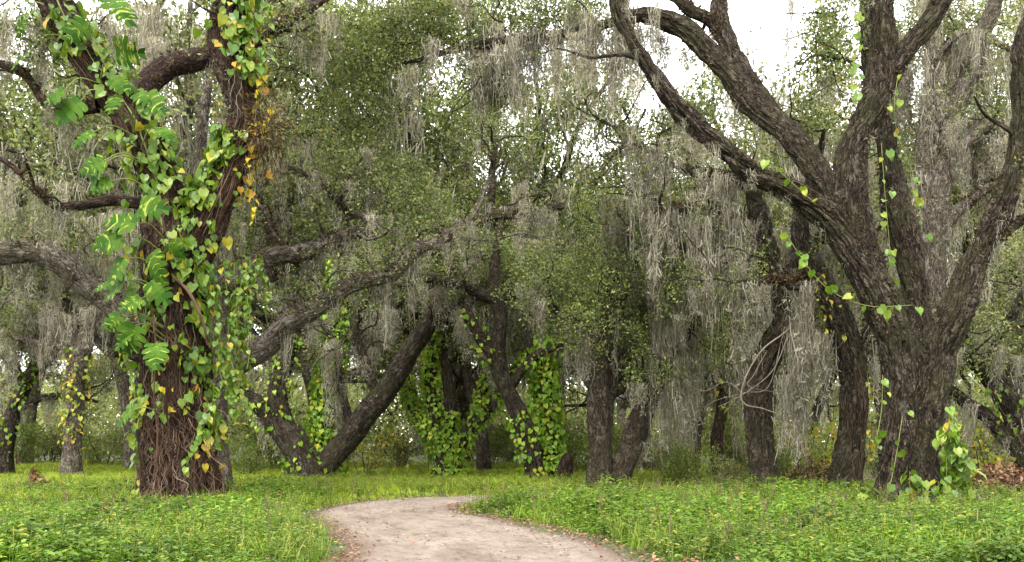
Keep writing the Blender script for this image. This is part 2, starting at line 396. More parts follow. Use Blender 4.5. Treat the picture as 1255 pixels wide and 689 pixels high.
_r = np.random.default_rng(3)
SPRAY = [make_spray(_r) for _ in range(10)]
SPRAY_FAR = [make_spray(_r, 13, .15, .55) for _ in range(8)]
TUFT = [make_tuft(_r) for _ in range(10)]
TUFT_FAR = [make_tuft(_r, 9, 5, .028, .17) for _ in range(6)]

HEART_V = np.array([[0, 0, 0], [0, .32, -.03], [0, .68, -.02], [0, 1.0, -.16],
                    [.27, -.14, .05], [.47, .20, .07], [.33, .58, .06], [-.27, -.14, .05], [-.47, .20, .07], [-.33, .58, .06]], float)
HEART_F = np.array([[0, 4, 5, 1], [1, 5, 6, 2], [2, 6, 3, 9], [0, 1, 8, 7], [1, 2, 9, 8]])
HEART = (HEART_V, HEART_F)

def pick(mb, templates, R, T, r):
    k = r.integers(0, len(templates), len(T))
    for j, tm in enumerate(templates):
        q = k == j
        if q.any(): mb.inst(tm, R[q], T[q])

def sprays(mb, P, r, s=1.0, far=False):
    n = len(P)
    if n: pick(mb, SPRAY_FAR if far else SPRAY, rand_rot(n, r) * (s * r.uniform(.75, 1.3, n))[:, None, None], P, r)

def tufts(mb, P, L, r, w=1.0, far=False):
    """moss hanging from points P with lengths L"""
    n = len(P)
    if n == 0: return
    L = np.broadcast_to(np.asarray(L, float), (n,))
    if not far:
        k = r.random(n) < .78; P, L = P[k], L[k] * .95; n = len(P)
    R = rot_z(r.uniform(0, 6.28, n))
    xy = w * r.uniform(.6, 1.35, n) * np.clip(L, .45, 1.5) ** .4
    R = R * np.stack([xy, xy, L], -1)[:, None, :]
    lean = r.normal(size=(n, 2)) * .05
    R[:, 0, 2] += lean[:, 0] * L; R[:, 1, 2] += lean[:, 1] * L
    pick(mb, TUFT_FAR if far else TUFT, R, P, r)

def sprout(tube, n, L, r0, r, t0=.25, t1=1.0, up=.35, bend=.45, side=None, step=.25, out_=1.0):
    """crooked side branches growing from a limb; returns tubes"""
    res = []
    for _ in range(n):
        t = r.uniform(t0, t1); i = int(t * (len(tube.C) - 1)); p = tube.C[i]
        perp = unit(np.cross(tube.T[i], r.normal(size=3)))
        d = unit(tube.T[i] * .6 + perp * out_ + np.array([0, 0, up]))
        if side is not None: d = unit(d + np.asarray(side, float) * .8)
        pts, k, ln = [p], 6, L * r.uniform(.6, 1.25)
        for _k in range(k):
            p = p + d * ln / k; pts.append(p)
            d = unit(d + r.normal(size=3) * bend + np.array([0, 0, r.uniform(-.18, .22)]))
        rr = min(r0 * r.uniform(.7, 1.2), tube.R[i] * .6)
        res.append(Tube(pts, np.linspace(rr, rr * .22, len(pts)), step=step, sides=6, lump=.2, seed=r.uniform(0, 99)))
    return res

def along(tubes, n, r, t0=.1, t1=1.0, jit=.1):
    """n random points spread over tubes by length"""
    ln = np.array([t.L[-1] for t in tubes]); k = r.choice(len(tubes), n, p=ln / ln.sum())
    P = np.empty((n, 3))
    for j, t in enumerate(tubes):
        q = np.where(k == j)[0]
        if len(q):
            i = (r.uniform(t0, t1, len(q)) * (len(t.C) - 1)).astype(int); P[q] = t.C[i]
    return P + r.normal(size=(n, 3)) * jit

def blob(px, py, Y, rx, ry, n, r, dep=1.6, thr=.42, f=.7):
    """points filling an uneven ellipsoid round the photo column/row at distance Y"""
    c = at(px, py, Y); ax = np.array([rx * Y / F, dep, ry * Y / F]); outp = []
    tot = 0
    while tot < n:
        q = r.uniform(-1, 1, (n * 3, 3)); q = q[(q ** 2).sum(1) < 1]; p = c + q * ax
        p = p[fbm(p * f + 3.1, 2) > thr]; outp.append(p); tot += len(p)
        if len(p) == 0: thr -= .05
    return np.concatenate(outp)[:n]

def vine_leaves(mb, tube, n, r, t0=0, t1=1, size=.13, off=(.02, .22), cov=.45, th=None, droop=1.0):
    t = r.uniform(t0, t1, n * 2); a = r.uniform(0, 6.283, n * 2)
    if th is not None: a = r.normal(th[0], th[1], n * 2)
    P, nrm, i = tube.pt(t, a)
    keep = fbm(P * 1.25 + 7, 2) > cov - .07 * r.random(len(P)); P, nrm = P[keep][:n], nrm[keep][:n]
    n = len(P)
    if n == 0: return
    o = r.uniform(off[0], off[1], n) ** 1.0
    P = P + nrm * o[:, None] + r.normal(size=(n, 3)) * .03
    tip = np.array([0, 0, -1.0]) * droop + nrm * .35 + r.normal(size=(n, 3)) * .38
    R = orient(tip, nrm + r.normal(size=(n, 3)) * .75 + [0, 0, .35])
    mb.inst(HEART, R * (r.uniform(.4, 1.3, n) * size)[:, None, None], P)

def hang_vine(leaves, stems, P, r, L, size=.12, gap=.09, sway=.25, srad=.006, d0=None):
    """a leafy streamer falling from P"""
    n = max(3, int(L / .25)); p = np.array(P, float); pts = [p]; d = np.array([0, 0, -1.0]) if d0 is None else unit(d0)
    for _ in range(n):
        p = p + unit(d) * L / n; pts.append(p); d = unit(d * .6 + np.array([0, 0, -.55]) + r.normal(size=3) * sway)
    tb = Tube(pts, np.full(len(pts), srad), step=.12, sides=5, lump=0)
    if stems is not None: tb.add(stems)
    m = int(tb.L[-1] / gap)
    if m < 1: return tb
    i = np.linspace(0, len(tb.C) - 1, m).astype(int)
    hor = unit(np.column_stack([r.normal(size=(m, 2)), np.zeros(m)])); hor[:, 1] -= .35; hor = unit(hor)
    Q = tb.C[i] + hor * r.uniform(.02, .09, m)[:, None]
    tip = hor * .6 + np.array([0, 0, -.9]) + r.normal(size=(m, 3)) * .25
    leaves.inst(HEART, orient(tip, hor + [0, 0, .5] + r.normal(size=(m, 3)) * .3) * (r.uniform(.6, 1.25, m) * size)[:, None, None], Q)
    return tb

# ------------------------------------------------------------------ ground and dirt road
ROAD = catmull(np.array([[-.25, -6, 1.85], [-.2, 4, 1.85], [-.12, 10, 1.85], [-.2, 12.6, 1.86], [-.75, 15.5, 1.85], [-1.75, 18.4, 1.75], [-2.6, 21, 1.5], [-2.55, 23.4, 1.45],
                         [-1.5, 25.2, 1.4], [.6, 26.5, 1.4], [3.5, 28.3, 1.4], [7.5, 31.5, 1.45], [12, 37, 1.5], [16, 46, 1.5], [19, 60, 1.5]]), [30] * 14)

def road_d(x, y):
    """signed distance to the road edge (negative on the road)"""
    P = np.column_stack([x, y]).astype(np.float32); res = np.empty(len(P), np.float32)
    for k in range(0, len(P), 20000):
        q = P[k:k + 20000]
        d = np.hypot(q[:, None, 0] - ROAD[None, :, 0], q[:, None, 1] - ROAD[None, :, 1]) - ROAD[None, :, 2]
        res[k:k + 20000] = d.min(1)
    return res

def gz(x, y, d=None):
    """ground height"""
    x = np.atleast_1d(np.asarray(x, float)); y = np.atleast_1d(np.asarray(y, float))
    if d is None: d = road_d(x, y)
    k = np.clip((d - .05) / 1.5, 0, 1); k = k * k * (3 - 2 * k)
    b = fbm(np.column_stack([x * .35, y * .35, np.zeros_like(x)]), 2)
    return k * (.02 + .16 * b) - .02

def grid_mesh(xs, ys, zf):
    X, Y = np.meshgrid(xs, ys); x, y = X.ravel(), Y.ravel(); v = np.column_stack([x, y, zf(x, y)])
    n, m = len(ys), len(xs); k = (np.arange(n - 1)[:, None] * m + np.arange(m - 1)[None]).ravel()
    return v, np.column_stack([k, k + 1, k + m + 1, k + m])

def warp_axis(a, b, near, n_near, far_lo, far_hi, n_far):
    lo = a - np.geomspace(1, far_lo, n_far)[::-1]; hi = b + np.geomspace(1, far_hi, n_far)
    return np.concatenate([lo, np.linspace(a, b, n_near), hi])

m_, t_, o_ = mat('soil_and_moss')
tcn = N(t_, 'ShaderNodeTexCoord'); n1 = N(t_, 'ShaderNodeTexNoise', Scale=.6, Detail=8.0, Roughness=.7); n2 = N(t_, 'ShaderNodeTexNoise', Scale=22.0, Detail=5.0)
t_.links.new(tcn.outputs['Object'], n1.inputs['Vector']); t_.links.new(tcn.outputs['Object'], n2.inputs['Vector'])
c1 = ramp(t_, n1.outputs['Fac'], [(.35, (.030, .048, .010)), (.50, (.048, .066, .014)), (.60, (.062, .045, .025))])
c2 = ramp(t_, n2.outputs['Fac'], [(.35, (.45, .45, .45)), (.65, (1.25, 1.25, 1.25))])
cc = mixc(t_, 1.0, c1, c2, 'MULTIPLY'); pb = N(t_, 'ShaderNodeBsdfPrincipled', Roughness=.95)
t_.links.new(cc, pb.inputs['Base Color']); bb = N(t_, 'ShaderNodeBump', Strength=.7, Distance=.05); t_.links.new(n2.outputs['Fac'], bb.inputs['Height']); t_.links.new(bb.outputs[0], pb.inputs['Normal'])
t_.links.new(pb.outputs[0], o_.inputs['Surface'])
mb = MB(); v, f = grid_mesh(warp_axis(-22, 22, 0, 150, 600, 600, 16), warp_axis(-4, 60, 0, 200, 30, 900, 16), lambda x, y: gz(x, y)); mb.add(v, f)
tag(mb.build('ground', m_), kind='structure')

m_, t_, o_ = mat('sandy_dirt')
tcn = N(t_, 'ShaderNodeTexCoord'); a_ = N(t_, 'ShaderNodeAttribute', _attribute_name='road')
n1 = N(t_, 'ShaderNodeTexNoise', Scale=.9, Detail=9.0, Roughness=.72); n2 = N(t_, 'ShaderNodeTexNoise', Scale=30.0, Detail=6.0, Roughness=.7); n3 = N(t_, 'ShaderNodeTexNoise', Scale=5.0, Detail=8.0, Roughness=.75)
mpr = N(t_, 'ShaderNodeMapping'); mpr.inputs['Scale'].default_value = (2.2, .5, 1); t_.links.new(a_.outputs['Vector'], mpr.inputs['Vector'])
t_.links.new(mpr.outputs['Vector'], n1.inputs['Vector']); t_.links.new(tcn.outputs['Object'], n2.inputs['Vector']); t_.links.new(mpr.outputs['Vector'], n3.inputs['Vector'])
c1 = ramp(t_, n1.outputs['Fac'], [(.3, (.130, .101, .079)), (.5, (.228, .190, .154)), (.7, (.29, .25, .21))])
c3 = ramp(t_, n3.outputs['Fac'], [(.32, (.50, .45, .42)), (.52, (1.02, 1.0, 1.0))])
c2 = ramp(t_, n2.outputs['Fac'], [(.3, (.78, .76, .74)), (.62, (1.1, 1.1, 1.1))])
cc = mixc(t_, 1.0, mixc(t_, 1.0, c1, c3, 'MULTIPLY'), c2, 'MULTIPLY')
# brown crumbs of leaf along both edges (a stain with a shape of its own)
sx = N(t_, 'ShaderNodeSeparateXYZ'); t_.links.new(a_.outputs['Vector'], sx.inputs[0]); ab = N(t_, 'ShaderNodeMath', _operation='ABSOLUTE'); t_.links.new(sx.outputs['X'], ab.inputs[0])
ad = N(t_, 'ShaderNodeMath', _operation='MULTIPLY_ADD'); t_.links.new(n3.outputs['Fac'], ad.inputs[0]); ad.inputs[1].default_value = .9; t_.links.new(ab.outputs[0], ad.inputs[2])
er = ramp(t_, ad.outputs[0], [(0, (0, 0, 0)), (.55, (0, 0, 0)), (1.0, (1, 1, 1))]); er_n = t_.nodes[-1]
mrr = N(t_, 'ShaderNodeMapRange', **{'From Min': 1.15, 'From Max': 1.45}); t_.links.new(ad.outputs[0], mrr.inputs['Value'])
cc = mixc(t_, mrr.outputs['Result'], cc, (.095, .060, .040))
pb = N(t_, 'ShaderNodeBsdfPrincipled', Roughness=.95); pb.inputs['Specular IOR Level'].default_value = .15; t_.links.new(cc, pb.inputs['Base Color'])
hh = N(t_, 'ShaderNodeMath', _operation='ADD'); t_.links.new(n3.outputs['Fac'], hh.inputs[0]); t_.links.new(n2.outputs['Fac'], hh.inputs[1])
bb = N(t_, 'ShaderNodeBump', Strength=.8, Distance=.09); t_.links.new(hh.outputs[0], bb.inputs['Height']); t_.links.new(bb.outputs[0], pb.inputs['Normal'])
t_.links.new(pb.outputs[0], o_.inputs['Surface'])
mb = MB(); n_, k_ = len(ROAD), 41
tg = unit(np.gradient(ROAD[:, :2], axis=0)); nr = np.column_stack([tg[:, 1], -tg[:, 0]]); ln = np.concatenate([[0], np.cumsum(np.linalg.norm(np.diff(ROAD[:, :2], axis=0), axis=1))])
u = np.linspace(-1, 1, k_)
ew = 1 + .30 * (fbm(np.column_stack([ln * .9, np.zeros(n_), np.zeros(n_)]), 3) - .5)[:, None] * (u[None] < 0) + .30 * (fbm(np.column_stack([ln * .9, np.full(n_, 9.), np.zeros(n_)]), 3) - .5)[:, None] * (u[None] > 0)
XY = ROAD[:, None, :2] + nr[:, None, :] * (ROAD[:, 2, None] * u[None] * ew)[..., None]
zz = .004 + .05 * (fbm(np.column_stack([XY[..., 0].ravel() * 1.2, XY[..., 1].ravel() * 1.2, np.zeros(n_ * k_)]), 3)) - .05 * np.exp(-((np.abs(np.tile(u, n_)) - .5) / .17) ** 2) + .03 - .10 * np.abs(np.tile(u, n_)) ** 9
v = np.column_stack([XY.reshape(-1, 2), zz]); k = (np.arange(n_ - 1)[:, None] * k_ + np.arange(k_ - 1)[None]).ravel()
mb.add(v, np.column_stack([k, k + 1, k + k_ + 1, k + k_]), np.column_stack([np.tile(u, n_), np.repeat(ln, k_), np.zeros(n_ * k_)]))
tag(mb.build('dirt_road', m_, attr='road'), kind='structure')

# ------------------------------------------------------------------ trees
def tree(label, base, limbs, bark, seed, leaf='leaf_oak', moss=120, mossL=(.35, 1.5), spr=6, sprL=2.2, blobs=(), ferns=0, leafs=250, group=None,
         hi=False, name='live_oak', mosspts=(), mossw=1.0, spr_t0=.45, leaf_s=1.0, twig_moss=.5, flare=.25):
    r = np.random.default_rng(seed); Y = base[2]; loc = at(*base); loc[2] = 0
    root = thing(name, label, 'tree', loc, group); T = []
    for k, (part, pts, kw) in enumerate(limbs):
        kk = dict(step=.10 if hi else .16, sides=28, lump=.14, ridge=.012, seed=seed + k * 1.37, wig=.12)
        if part == 'trunk': kk.update(flare=flare, wig=0)
        kk.update(kw); kk = {a: b for a, b in kk.items()}
        tb = ptube(pts, Y, **kk); tb.part = part; T.append(tb)
        mb = MB(); tb.add(mb); tb.ob = mb.build(part, M[bark], root, attr='bark')
    limbs_only = [t for t in T if t.part == 'limb'] or T
    tw, tw2 = [], []
    for t in limbs_only:
        for q in sprout(t, spr, sprL, .05, r, t0=spr_t0):
            sub = sprout(q, 2, sprL * .5, .018, r, t0=.3, up=.15); mb = MB(); q.add(mb)
            for z in sub: z.add(mb)
            br = mb.build('branch', M[bark], None, attr='bark'); br.parent = t.ob
            tw.append(q); tw2 += sub
    P = []
    if tw and leafs: P.append(along(tw + tw2, leafs, r, .25, 1.0, .22))
    for b in blobs: P.append(blob(*b[:5], b[5], r, *(b[6:])))
    if P:
        mb = MB(); sprays(mb, np.concatenate(P), r, leaf_s); mb.build('crown', M[leaf], root, smooth=False)
    mb = MB()
    for b in blobs:
        c = at(*b[:3]); ax = np.array([b[3] * b[2] / F, 1.4, b[4] * b[2] / F])
        for q in range(10):
            p = c + r.uniform(-.8, .8, 3) * ax; pts = [p]; d = unit(r.normal(size=3) * [1, 1, .5] + [0, 0, .15]); ln = r.uniform(.25, .45)
            for k in range(6): p = p + d * ln; pts.append(p); d = unit(d + r.normal(size=3) * .45)
            rr = r.uniform(.010, .026); Tube(pts, np.linspace(rr, rr * .25, 7), step=.15, sides=5, lump=.2).add(mb)
    if mb.n: tag(mb.build('twigs', M[bark], root, attr='bark'), kind='stuff')
    mb = MB()
    if moss:
        moss = int(moss * 1.35); Q = along(limbs_only, moss // 3 + 1, r, .12, 1.0, .05); Q = (np.repeat(Q, 3, 0) + r.normal(size=(len(Q) * 3, 3)) * [.12, .12, .04])[:moss]; Q[:, 2] -= .05
        L = r.uniform(mossL[0], mossL[1], moss) * np.clip(r.lognormal(-.1, .45, moss), .4, 2)
        tufts(mb, Q, np.minimum(L, np.maximum(.2, Q[:, 2] - .4)), r, mossw)
        if tw and twig_moss:
            n = int(moss * twig_moss); Q = along(tw + tw2, n // 3 + 1, r, .2, 1, .04); Q = (np.repeat(Q, 3, 0) + r.normal(size=(len(Q) * 3, 3)) * [.10, .10, .05])[:n]
            tufts(mb, Q, np.minimum(r.uniform(mossL[0], mossL[1], n) * .8, np.maximum(.2, Q[:, 2] - .4)), r, mossw)
    for (x, y, yy, sx_, dep, L0, n) in mosspts:           # curtains seen in the photo: column, row, distance, half width px, depth spread, length, count
        m3 = n // 4 + 1; c = at(x, y, yy); Q = c + np.column_stack([r.uniform(-1, 1, m3) * sx_ * yy / F, r.uniform(-1, 1, m3) * dep, r.normal(size=m3) * .3 + .15 * L0 * r.uniform(-1, 1, m3)]); Q = (np.repeat(Q, 4, 0) + r.normal(size=(m3 * 4, 3)) * [.10, .10, .06])[:n]
        tufts(mb, Q, np.minimum(L0 * r.uniform(.5, 1.5, n), np.maximum(.2, Q[:, 2] - .3)), r, mossw)
    if mb.n: tag(mb.build('hanging_moss', M['moss'], root, smooth=False), kind='stuff')
    if ferns:
        mb = MB(); n = ferns; ks = r.integers(0, len(limbs_only), n)
        for j, t in enumerate(limbs_only):
            q = int((ks == j).sum() * 2.2)
            if q == 0: continue
            tt = r.uniform(0, .8, q * 3); Pp, nn, i = t.pt(tt, r.uniform(0, 6.28, q * 3)); keep = (nn[:, 2] > -.45) & (fbm(Pp * 1.6 + 31, 2) > .50); Pp, nn = Pp[keep][:q], nn[keep][:q]
            if len(Pp) == 0: continue
            R = orient(nn + r.normal(size=nn.shape) * .8 - [0, 0, .2], r.normal(size=nn.shape) + [0, 0, .5]) * r.uniform(.05, .125, len(Pp))[:, None, None]
            mb.inst((LEAF, QUAD), R, Pp)
        if mb.n: tag(mb.build('resurrection_ferns', M['fern_dry'], root, smooth=False), kind='stuff')
    return root, T

HI = dict(step=.04, sides=220, lump=.13, ridge=.12, rw=6.5, rz=.15)
HL = dict(step=.04, sides=120, lump=.17, ridge=.07, rw=7.5, rz=.17)

# big vine-clad oak on the left
T1, t1 = tree('massive dark red-brown oak trunk hung with lobed leaves, left of the road', (222, 624, 22.9), [
    ('trunk', [(222, 634, 60), (222, 606, 52), (220, 560, 46), (217, 500, 44), (215, 430, 43), (214, 380, 43), (214, 330, 44), (216, 285, 42)], dict(HI, flare=.35, lobes=6)),
    ('limb', [(216, 330, 34), (205, 280, 31), (196, 230, 28), (180, 185, 26), (158, 140, 25), (125, 95, 24), (92, 50, 23), (68, 10, 22), (50, -40, 20)], HL),
    ('limb', [(224, 330, 32), (244, 285, 28), (268, 235, 25), (288, 190, 24), (299, 150, 23), (296, 115, 24), (284, 80, 25), (276, 45, 24), (284, 5, 22), (296, -45, 20)], HL),
    ('limb', [(160, 142, 16, 23), (180, 105, 15, 23.4), (205, 82, 15, 23.8), (240, 74, 14, 24.1), (285, 62, 12, 24.4), (340, 30, 10, 25), (395, -5, 8, 26)], dict(sides=48, step=.06)),
    ('limb', [(120, 130, 9), (92, 133, 8), (58, 128, 7), (40, 108, 6), (22, 88, 6), (-10, 78, 5)], dict(sides=20)),
    ('limb', [(180, 250, 8), (130, 247, 7), (75, 252, 6), (45, 235, 5), (15, 205, 4), (-12, 190, 3)], dict(sides=16)),
], 'bark_red', 11, moss=70, mossL=(.3, 1.0), spr=2, leafs=110, ferns=900, hi=True,
    blobs=[(60, 30, 23.5, 60, 35, 70), (340, 40, 25.5, 60, 40, 90)], mosspts=[(20, 20, 23.5, 35, .8, 1.6, 26), (380, 5, 26, 30, .6, 1.6, 30), (170, 20, 24.4, 70, .8, 1.6, 36)])

# paler oak standing close behind it
T1b, t1b = tree('pale grey oak close behind the massive vine-clad trunk, long limbs to both sides', (270, 612, 27), [
    ('trunk', [(274, 616, 18), (270, 580, 15), (264, 530, 16), (262, 480, 18), (264, 430, 20), (262, 380, 17), (258, 330, 14), (250, 260, 11), (246, 180, 8), (255, 100, 6)], dict(sides=64, step=.07, ridge=.025)),
    ('limb', [(262, 470, 17), (292, 445, 18), (322, 424, 16), (356, 392, 14), (395, 374, 12), (430, 352, 11), (470, 338, 9), (497, 318, 10), (522, 302, 9), (545, 292, 8), (572, 272, 6), (590, 240, 4), (602, 215, 2)], dict(sides=56, step=.07, ridge=.022, wig=.25, lump=.22)),
    ('limb', [(258, 352, 12), (300, 332, 13), (345, 314, 12), (388, 305, 11), (430, 288, 8), (474, 287, 6), (480, 268, 5)], dict(sides=48, step=.07, ridge=.02, wig=.25, lump=.22)),
    ('limb', [(256, 440, 14), (205, 415, 15), (150, 388, 15), (112, 352, 15), (84, 326, 16), (45, 312, 15), (0, 312, 14), (-40, 322, 13)], dict(sides=56, step=.07, ridge=.022, wig=.25, lump=.22)),
    ('limb', [(470, 286, 6), (452, 268, 5), (425, 258, 5), (405, 236, 4), (380, 215, 3), (345, 196, 3)], dict(sides=12)),
    ('limb', [(354, 312, 6), (335, 290, 5), (320, 255, 5), (296, 232, 4), (285, 200, 3)], dict(sides=12)),
    ('limb', [(345, 400, 7, 27.5), (352, 360, 6, 28), (330, 330, 6, 28), (342, 290, 5, 28.5)], dict(sides=12)),
], 'bark_pale', 23, moss=120, mossL=(.3, 1.3), spr=9, leafs=520, spr_t0=.2, ferns=1500, sprL=2.4,
    blobs=[(470, 240, 28.5, 85, 45, 260), (440, 195, 29, 70, 40, 120), (330, 170, 29, 80, 60, 160), (60, 290, 27.5, 60, 40, 60)],
    mosspts=[(60, 345, 27.4, 60, .3, .9, 20), (330, 345, 27.3, 60, .3, .7, 16), (300, 240, 28.5, 40, .8, 2, 24), (30, 250, 28.5, 50, 1, 2.0, 36), (110, 260, 28.5, 50, 1, 2.0, 30)])

# forked leaning oak left of the bend
T5, t5 = tree('dark oak forking low, one long stem leaning far right over the bend', (378, 590, 36), [
    ('trunk', [(376, 592, 26), (372, 570, 22), (366, 548, 17), (356, 528, 14)], dict(sides=48, ridge=.02)),
    ('limb', [(366, 560, 14), (345, 535, 12), (325, 508, 11), (308, 490, 9), (285, 470, 8), (262, 440, 6)], dict(sides=28)),
    ('limb', [(360, 540, 12), (345, 505, 12), (340, 470, 11), (352, 435, 10), (362, 400, 8), (372, 350, 6)], dict(sides=28)),
    ('limb', [(382, 584, 15), (408, 558, 15), (440, 520, 15), (472, 478, 14), (497, 438, 13), (518, 405, 12), (534, 375, 11), (548, 350, 9), (560, 318, 8), (592, 270, 7), (640, 262, 7), (690, 252, 5)], dict(sides=48, step=.08, ridge=.02)),
    ('limb', [(462, 488, 7), (450, 450, 6), (437, 410, 5), (440, 375, 4)], dict(sides=14)),
    ('limb', [(528, 384, 8), (560, 372, 8), (540, 350, 8), (575, 352, 8), (620, 352, 7), (650, 358, 6)], dict(sides=24)),
    ('limb', [(592, 272, 5), (604, 240, 5), (602, 205, 4), (608, 170, 3)], dict(sides=12)),
    ('limb', [(430, 530, 6), (418, 470, 5), (408, 420, 4), (380, 380, 3)], dict(sides=12)),
], 'bark_dark', 31, moss=90, mossL=(.4, 1.6), spr=7, leafs=300, ferns=700,
    blobs=[(620, 190, 38, 70, 50, 160), (560, 130, 39, 90, 60, 200), (640, 310, 37, 70, 35, 160), (530, 230, 38, 60, 60, 120)],
    mosspts=[(560, 300, 36, 40, .5, 1.2, 30), (660, 265, 36, 40, .5, 1.6, 40), (300, 420, 36, 40, .8, 1.6, 20), (400, 330, 37, 60, 1, 1.4, 24), (460, 400, 36.5, 25, .5, 1.6, 26)])

# column of vines inside the fork
T5c, t5c = tree('upright oak stem wrapped as a bright leafy column, inside the low fork', (400, 588, 37), [
    ('trunk', [(402, 590, 17), (398, 555, 14), (396, 515, 12), (402, 470, 11), (408, 425, 10), (411, 385, 9), (414, 340, 7), (420, 290, 5)], dict(sides=28)),
    ('limb', [(410, 400, 6), (430, 370, 5), (462, 345, 4), (490, 330, 3)], dict(sides=12)),
], 'bark_dark', 35, moss=40, spr=4, leafs=140)

# vine-clad oak in the middle
T6, t6 = tree('vine-covered oak with spreading forks at the far side of the bend', (548, 594, 37), [
    ('trunk', [(547, 600, 24), (548, 578, 18), (548, 556, 15), (547, 536, 13)], dict(sides=48, ridge=.02)),
    ('limb', [(544, 568, 9), (528, 535, 8), (511, 505, 7), (501, 482, 6), (497, 462, 5)], dict(sides=24)),
    ('limb', [(542, 550, 10), (533, 510, 9), (528, 465, 8), (531, 425, 7), (540, 395, 6), (548, 350, 4)], dict(sides=28)),
    ('limb', [(549, 540, 9), (550, 500, 8), (547, 455, 7), (541, 430, 6), (556, 395, 5), (580, 365, 4)], dict(sides=24)),
    ('limb', [(553, 558, 10), (576, 526, 9), (600, 500, 8), (616, 474, 7), (636, 446, 6), (658, 428, 5), (672, 400, 4)], dict(sides=28)),
    ('limb', [(590, 512, 7), (592, 480, 6), (600, 450, 5), (596, 415, 4)], dict(sides=16)),
], 'bark_dark', 41, moss=40, spr=4, leafs=260, mossL=(.3, 1.2), blobs=[(560, 330, 38, 60, 25, 100), (640, 350, 38, 60, 30, 120)])

T7, t7 = tree('slender oak with a crooked leaning stem right of the bend', (656, 598, 34), [
    ('trunk', [(660, 602, 15), (655, 575, 12), (650, 545, 12), (638, 512, 12), (625, 485, 11), (613, 455, 11), (610, 425, 10), (614, 390, 9), (608, 362, 10), (606, 330, 7), (612, 280, 5)], dict(sides=40, ridge=.015)),
    ('limb', [(610, 440, 9), (590, 415, 8), (575, 390, 7), (563, 362, 6), (555, 330, 4)], dict(sides=20)),
    ('limb', [(608, 368, 8), (570, 352, 8), (530, 342, 7), (508, 345, 5), (480, 352, 3)], dict(sides=20)),
    ('limb', [(608, 366, 8), (632, 356, 7), (660, 352, 6), (700, 340, 4)], dict(sides=16)),
    ('limb', [(622, 478, 7), (640, 455, 6), (660, 435, 6), (690, 420, 5), (730, 400, 4)], dict(sides=16)),
], 'bark_dark', 47, moss=50, spr=4, leafs=330, leaf='leaf_oak', blobs=[(660, 340, 34.5, 60, 40, 220), (600, 310, 35, 50, 30, 80)])

T7b, t7b = tree('straight oak stem clothed in yellow-green vine beside the slender oak', (680, 602, 34.5), [
    ('trunk', [(684, 606, 15), (678, 575, 12), (672, 535, 11), (668, 490, 11), (668, 450, 10), (675, 410, 9), (682, 360, 7), (688, 300, 5)], dict(sides=28)),
    ('limb', [(676, 410, 7), (705, 385, 6), (740, 370, 5), (770, 340, 3)], dict(sides=12)),
], 'bark_dark', 49, moss=40, spr=4, leafs=200, leaf='leaf_oak', blobs=[(700, 350, 35, 60, 45, 220)])

T8, t8 = tree('twin-stemmed brown oak whose right stem leans away, right of the road', (742, 614, 29), [
    ('trunk', [(736, 616, 21), (736, 590, 17), (736, 550, 15), (734, 510, 15), (733, 478, 14), (737, 440, 12), (745, 400, 10), (742, 350, 7)], dict(sides=44, ridge=.02, step=.08)),
    ('limb', [(756, 618, 15), (760, 590, 14), (768, 560, 15), (778, 530, 15), (790, 500, 14), (806, 470, 13), (822, 440, 12), (842, 412, 11), (856, 392, 9), (880, 360, 6)], dict(sides=44, ridge=.02, step=.08)),
    ('limb', [(736, 440, 8), (720, 410, 7), (690, 385, 6), (660, 372, 4)], dict(sides=14)),
    ('limb', [(742, 390, 8), (770, 350, 7), (790, 300, 6), (800, 250, 4)], dict(sides=14)),
], 'bark_dark', 53, moss=150, spr=5, leafs=380, leaf='leaf_oak', mossL=(.4, 1.6),
    blobs=[(750, 345, 29.5, 75, 50, 420), (720, 400, 29, 45, 40, 150), (790, 400, 29.5, 35, 35, 90), (745, 270, 30, 60, 40, 120)],
    mosspts=[(815, 330, 29, 12, .3, 3.6, 44), (800, 250, 29.5, 30, .6, 3.0, 40), (835, 420, 29, 25, .4, 2.4, 40), (770, 250, 30, 40, .6, 2.5, 40)])

T9, t9 = tree('thin moss-curtained oak behind hanging streamers, mid right', (884, 604, 33), [
    ('trunk', [(884, 606, 11), (882, 580, 9), (879, 540, 8), (886, 490, 8), (880, 440, 8), (868, 410, 9), (852, 392, 10), (846, 350, 8), (850, 290, 6), (842, 230, 4)], dict(sides=24)),
    ('limb', [(852, 392, 7), (828, 370, 6), (810, 330, 5), (800, 280, 4)], dict(sides=12)),
    ('limb', [(848, 350, 7), (880, 310, 6), (900, 265, 5), (896, 220, 4)], dict(sides=12)),
    ('limb', [(880, 450, 6), (905, 410, 5), (940, 380, 4), (975, 350, 3)], dict(sides=12)),
], 'bark_dark', 57, moss=100, mossL=(.8, 2.6), spr=5, leafs=280, leaf='leaf_oak',
    blobs=[(850, 300, 34, 50, 50, 220), (890, 330, 34, 60, 50, 240), (850, 210, 35, 60, 40, 160), (880, 420, 33.5, 45, 60, 220), (830, 440, 33.5, 30, 60, 120)],
    mosspts=[(850, 440, 33, 40, .8, 3.6, 44), (900, 470, 33, 35, .8, 3.0, 26), (868, 350, 33, 40, .6, 2.6, 30), (830, 500, 32, 20, .4, 2.4, 16), (905, 380, 33, 40, .7, 2.6, 24)])

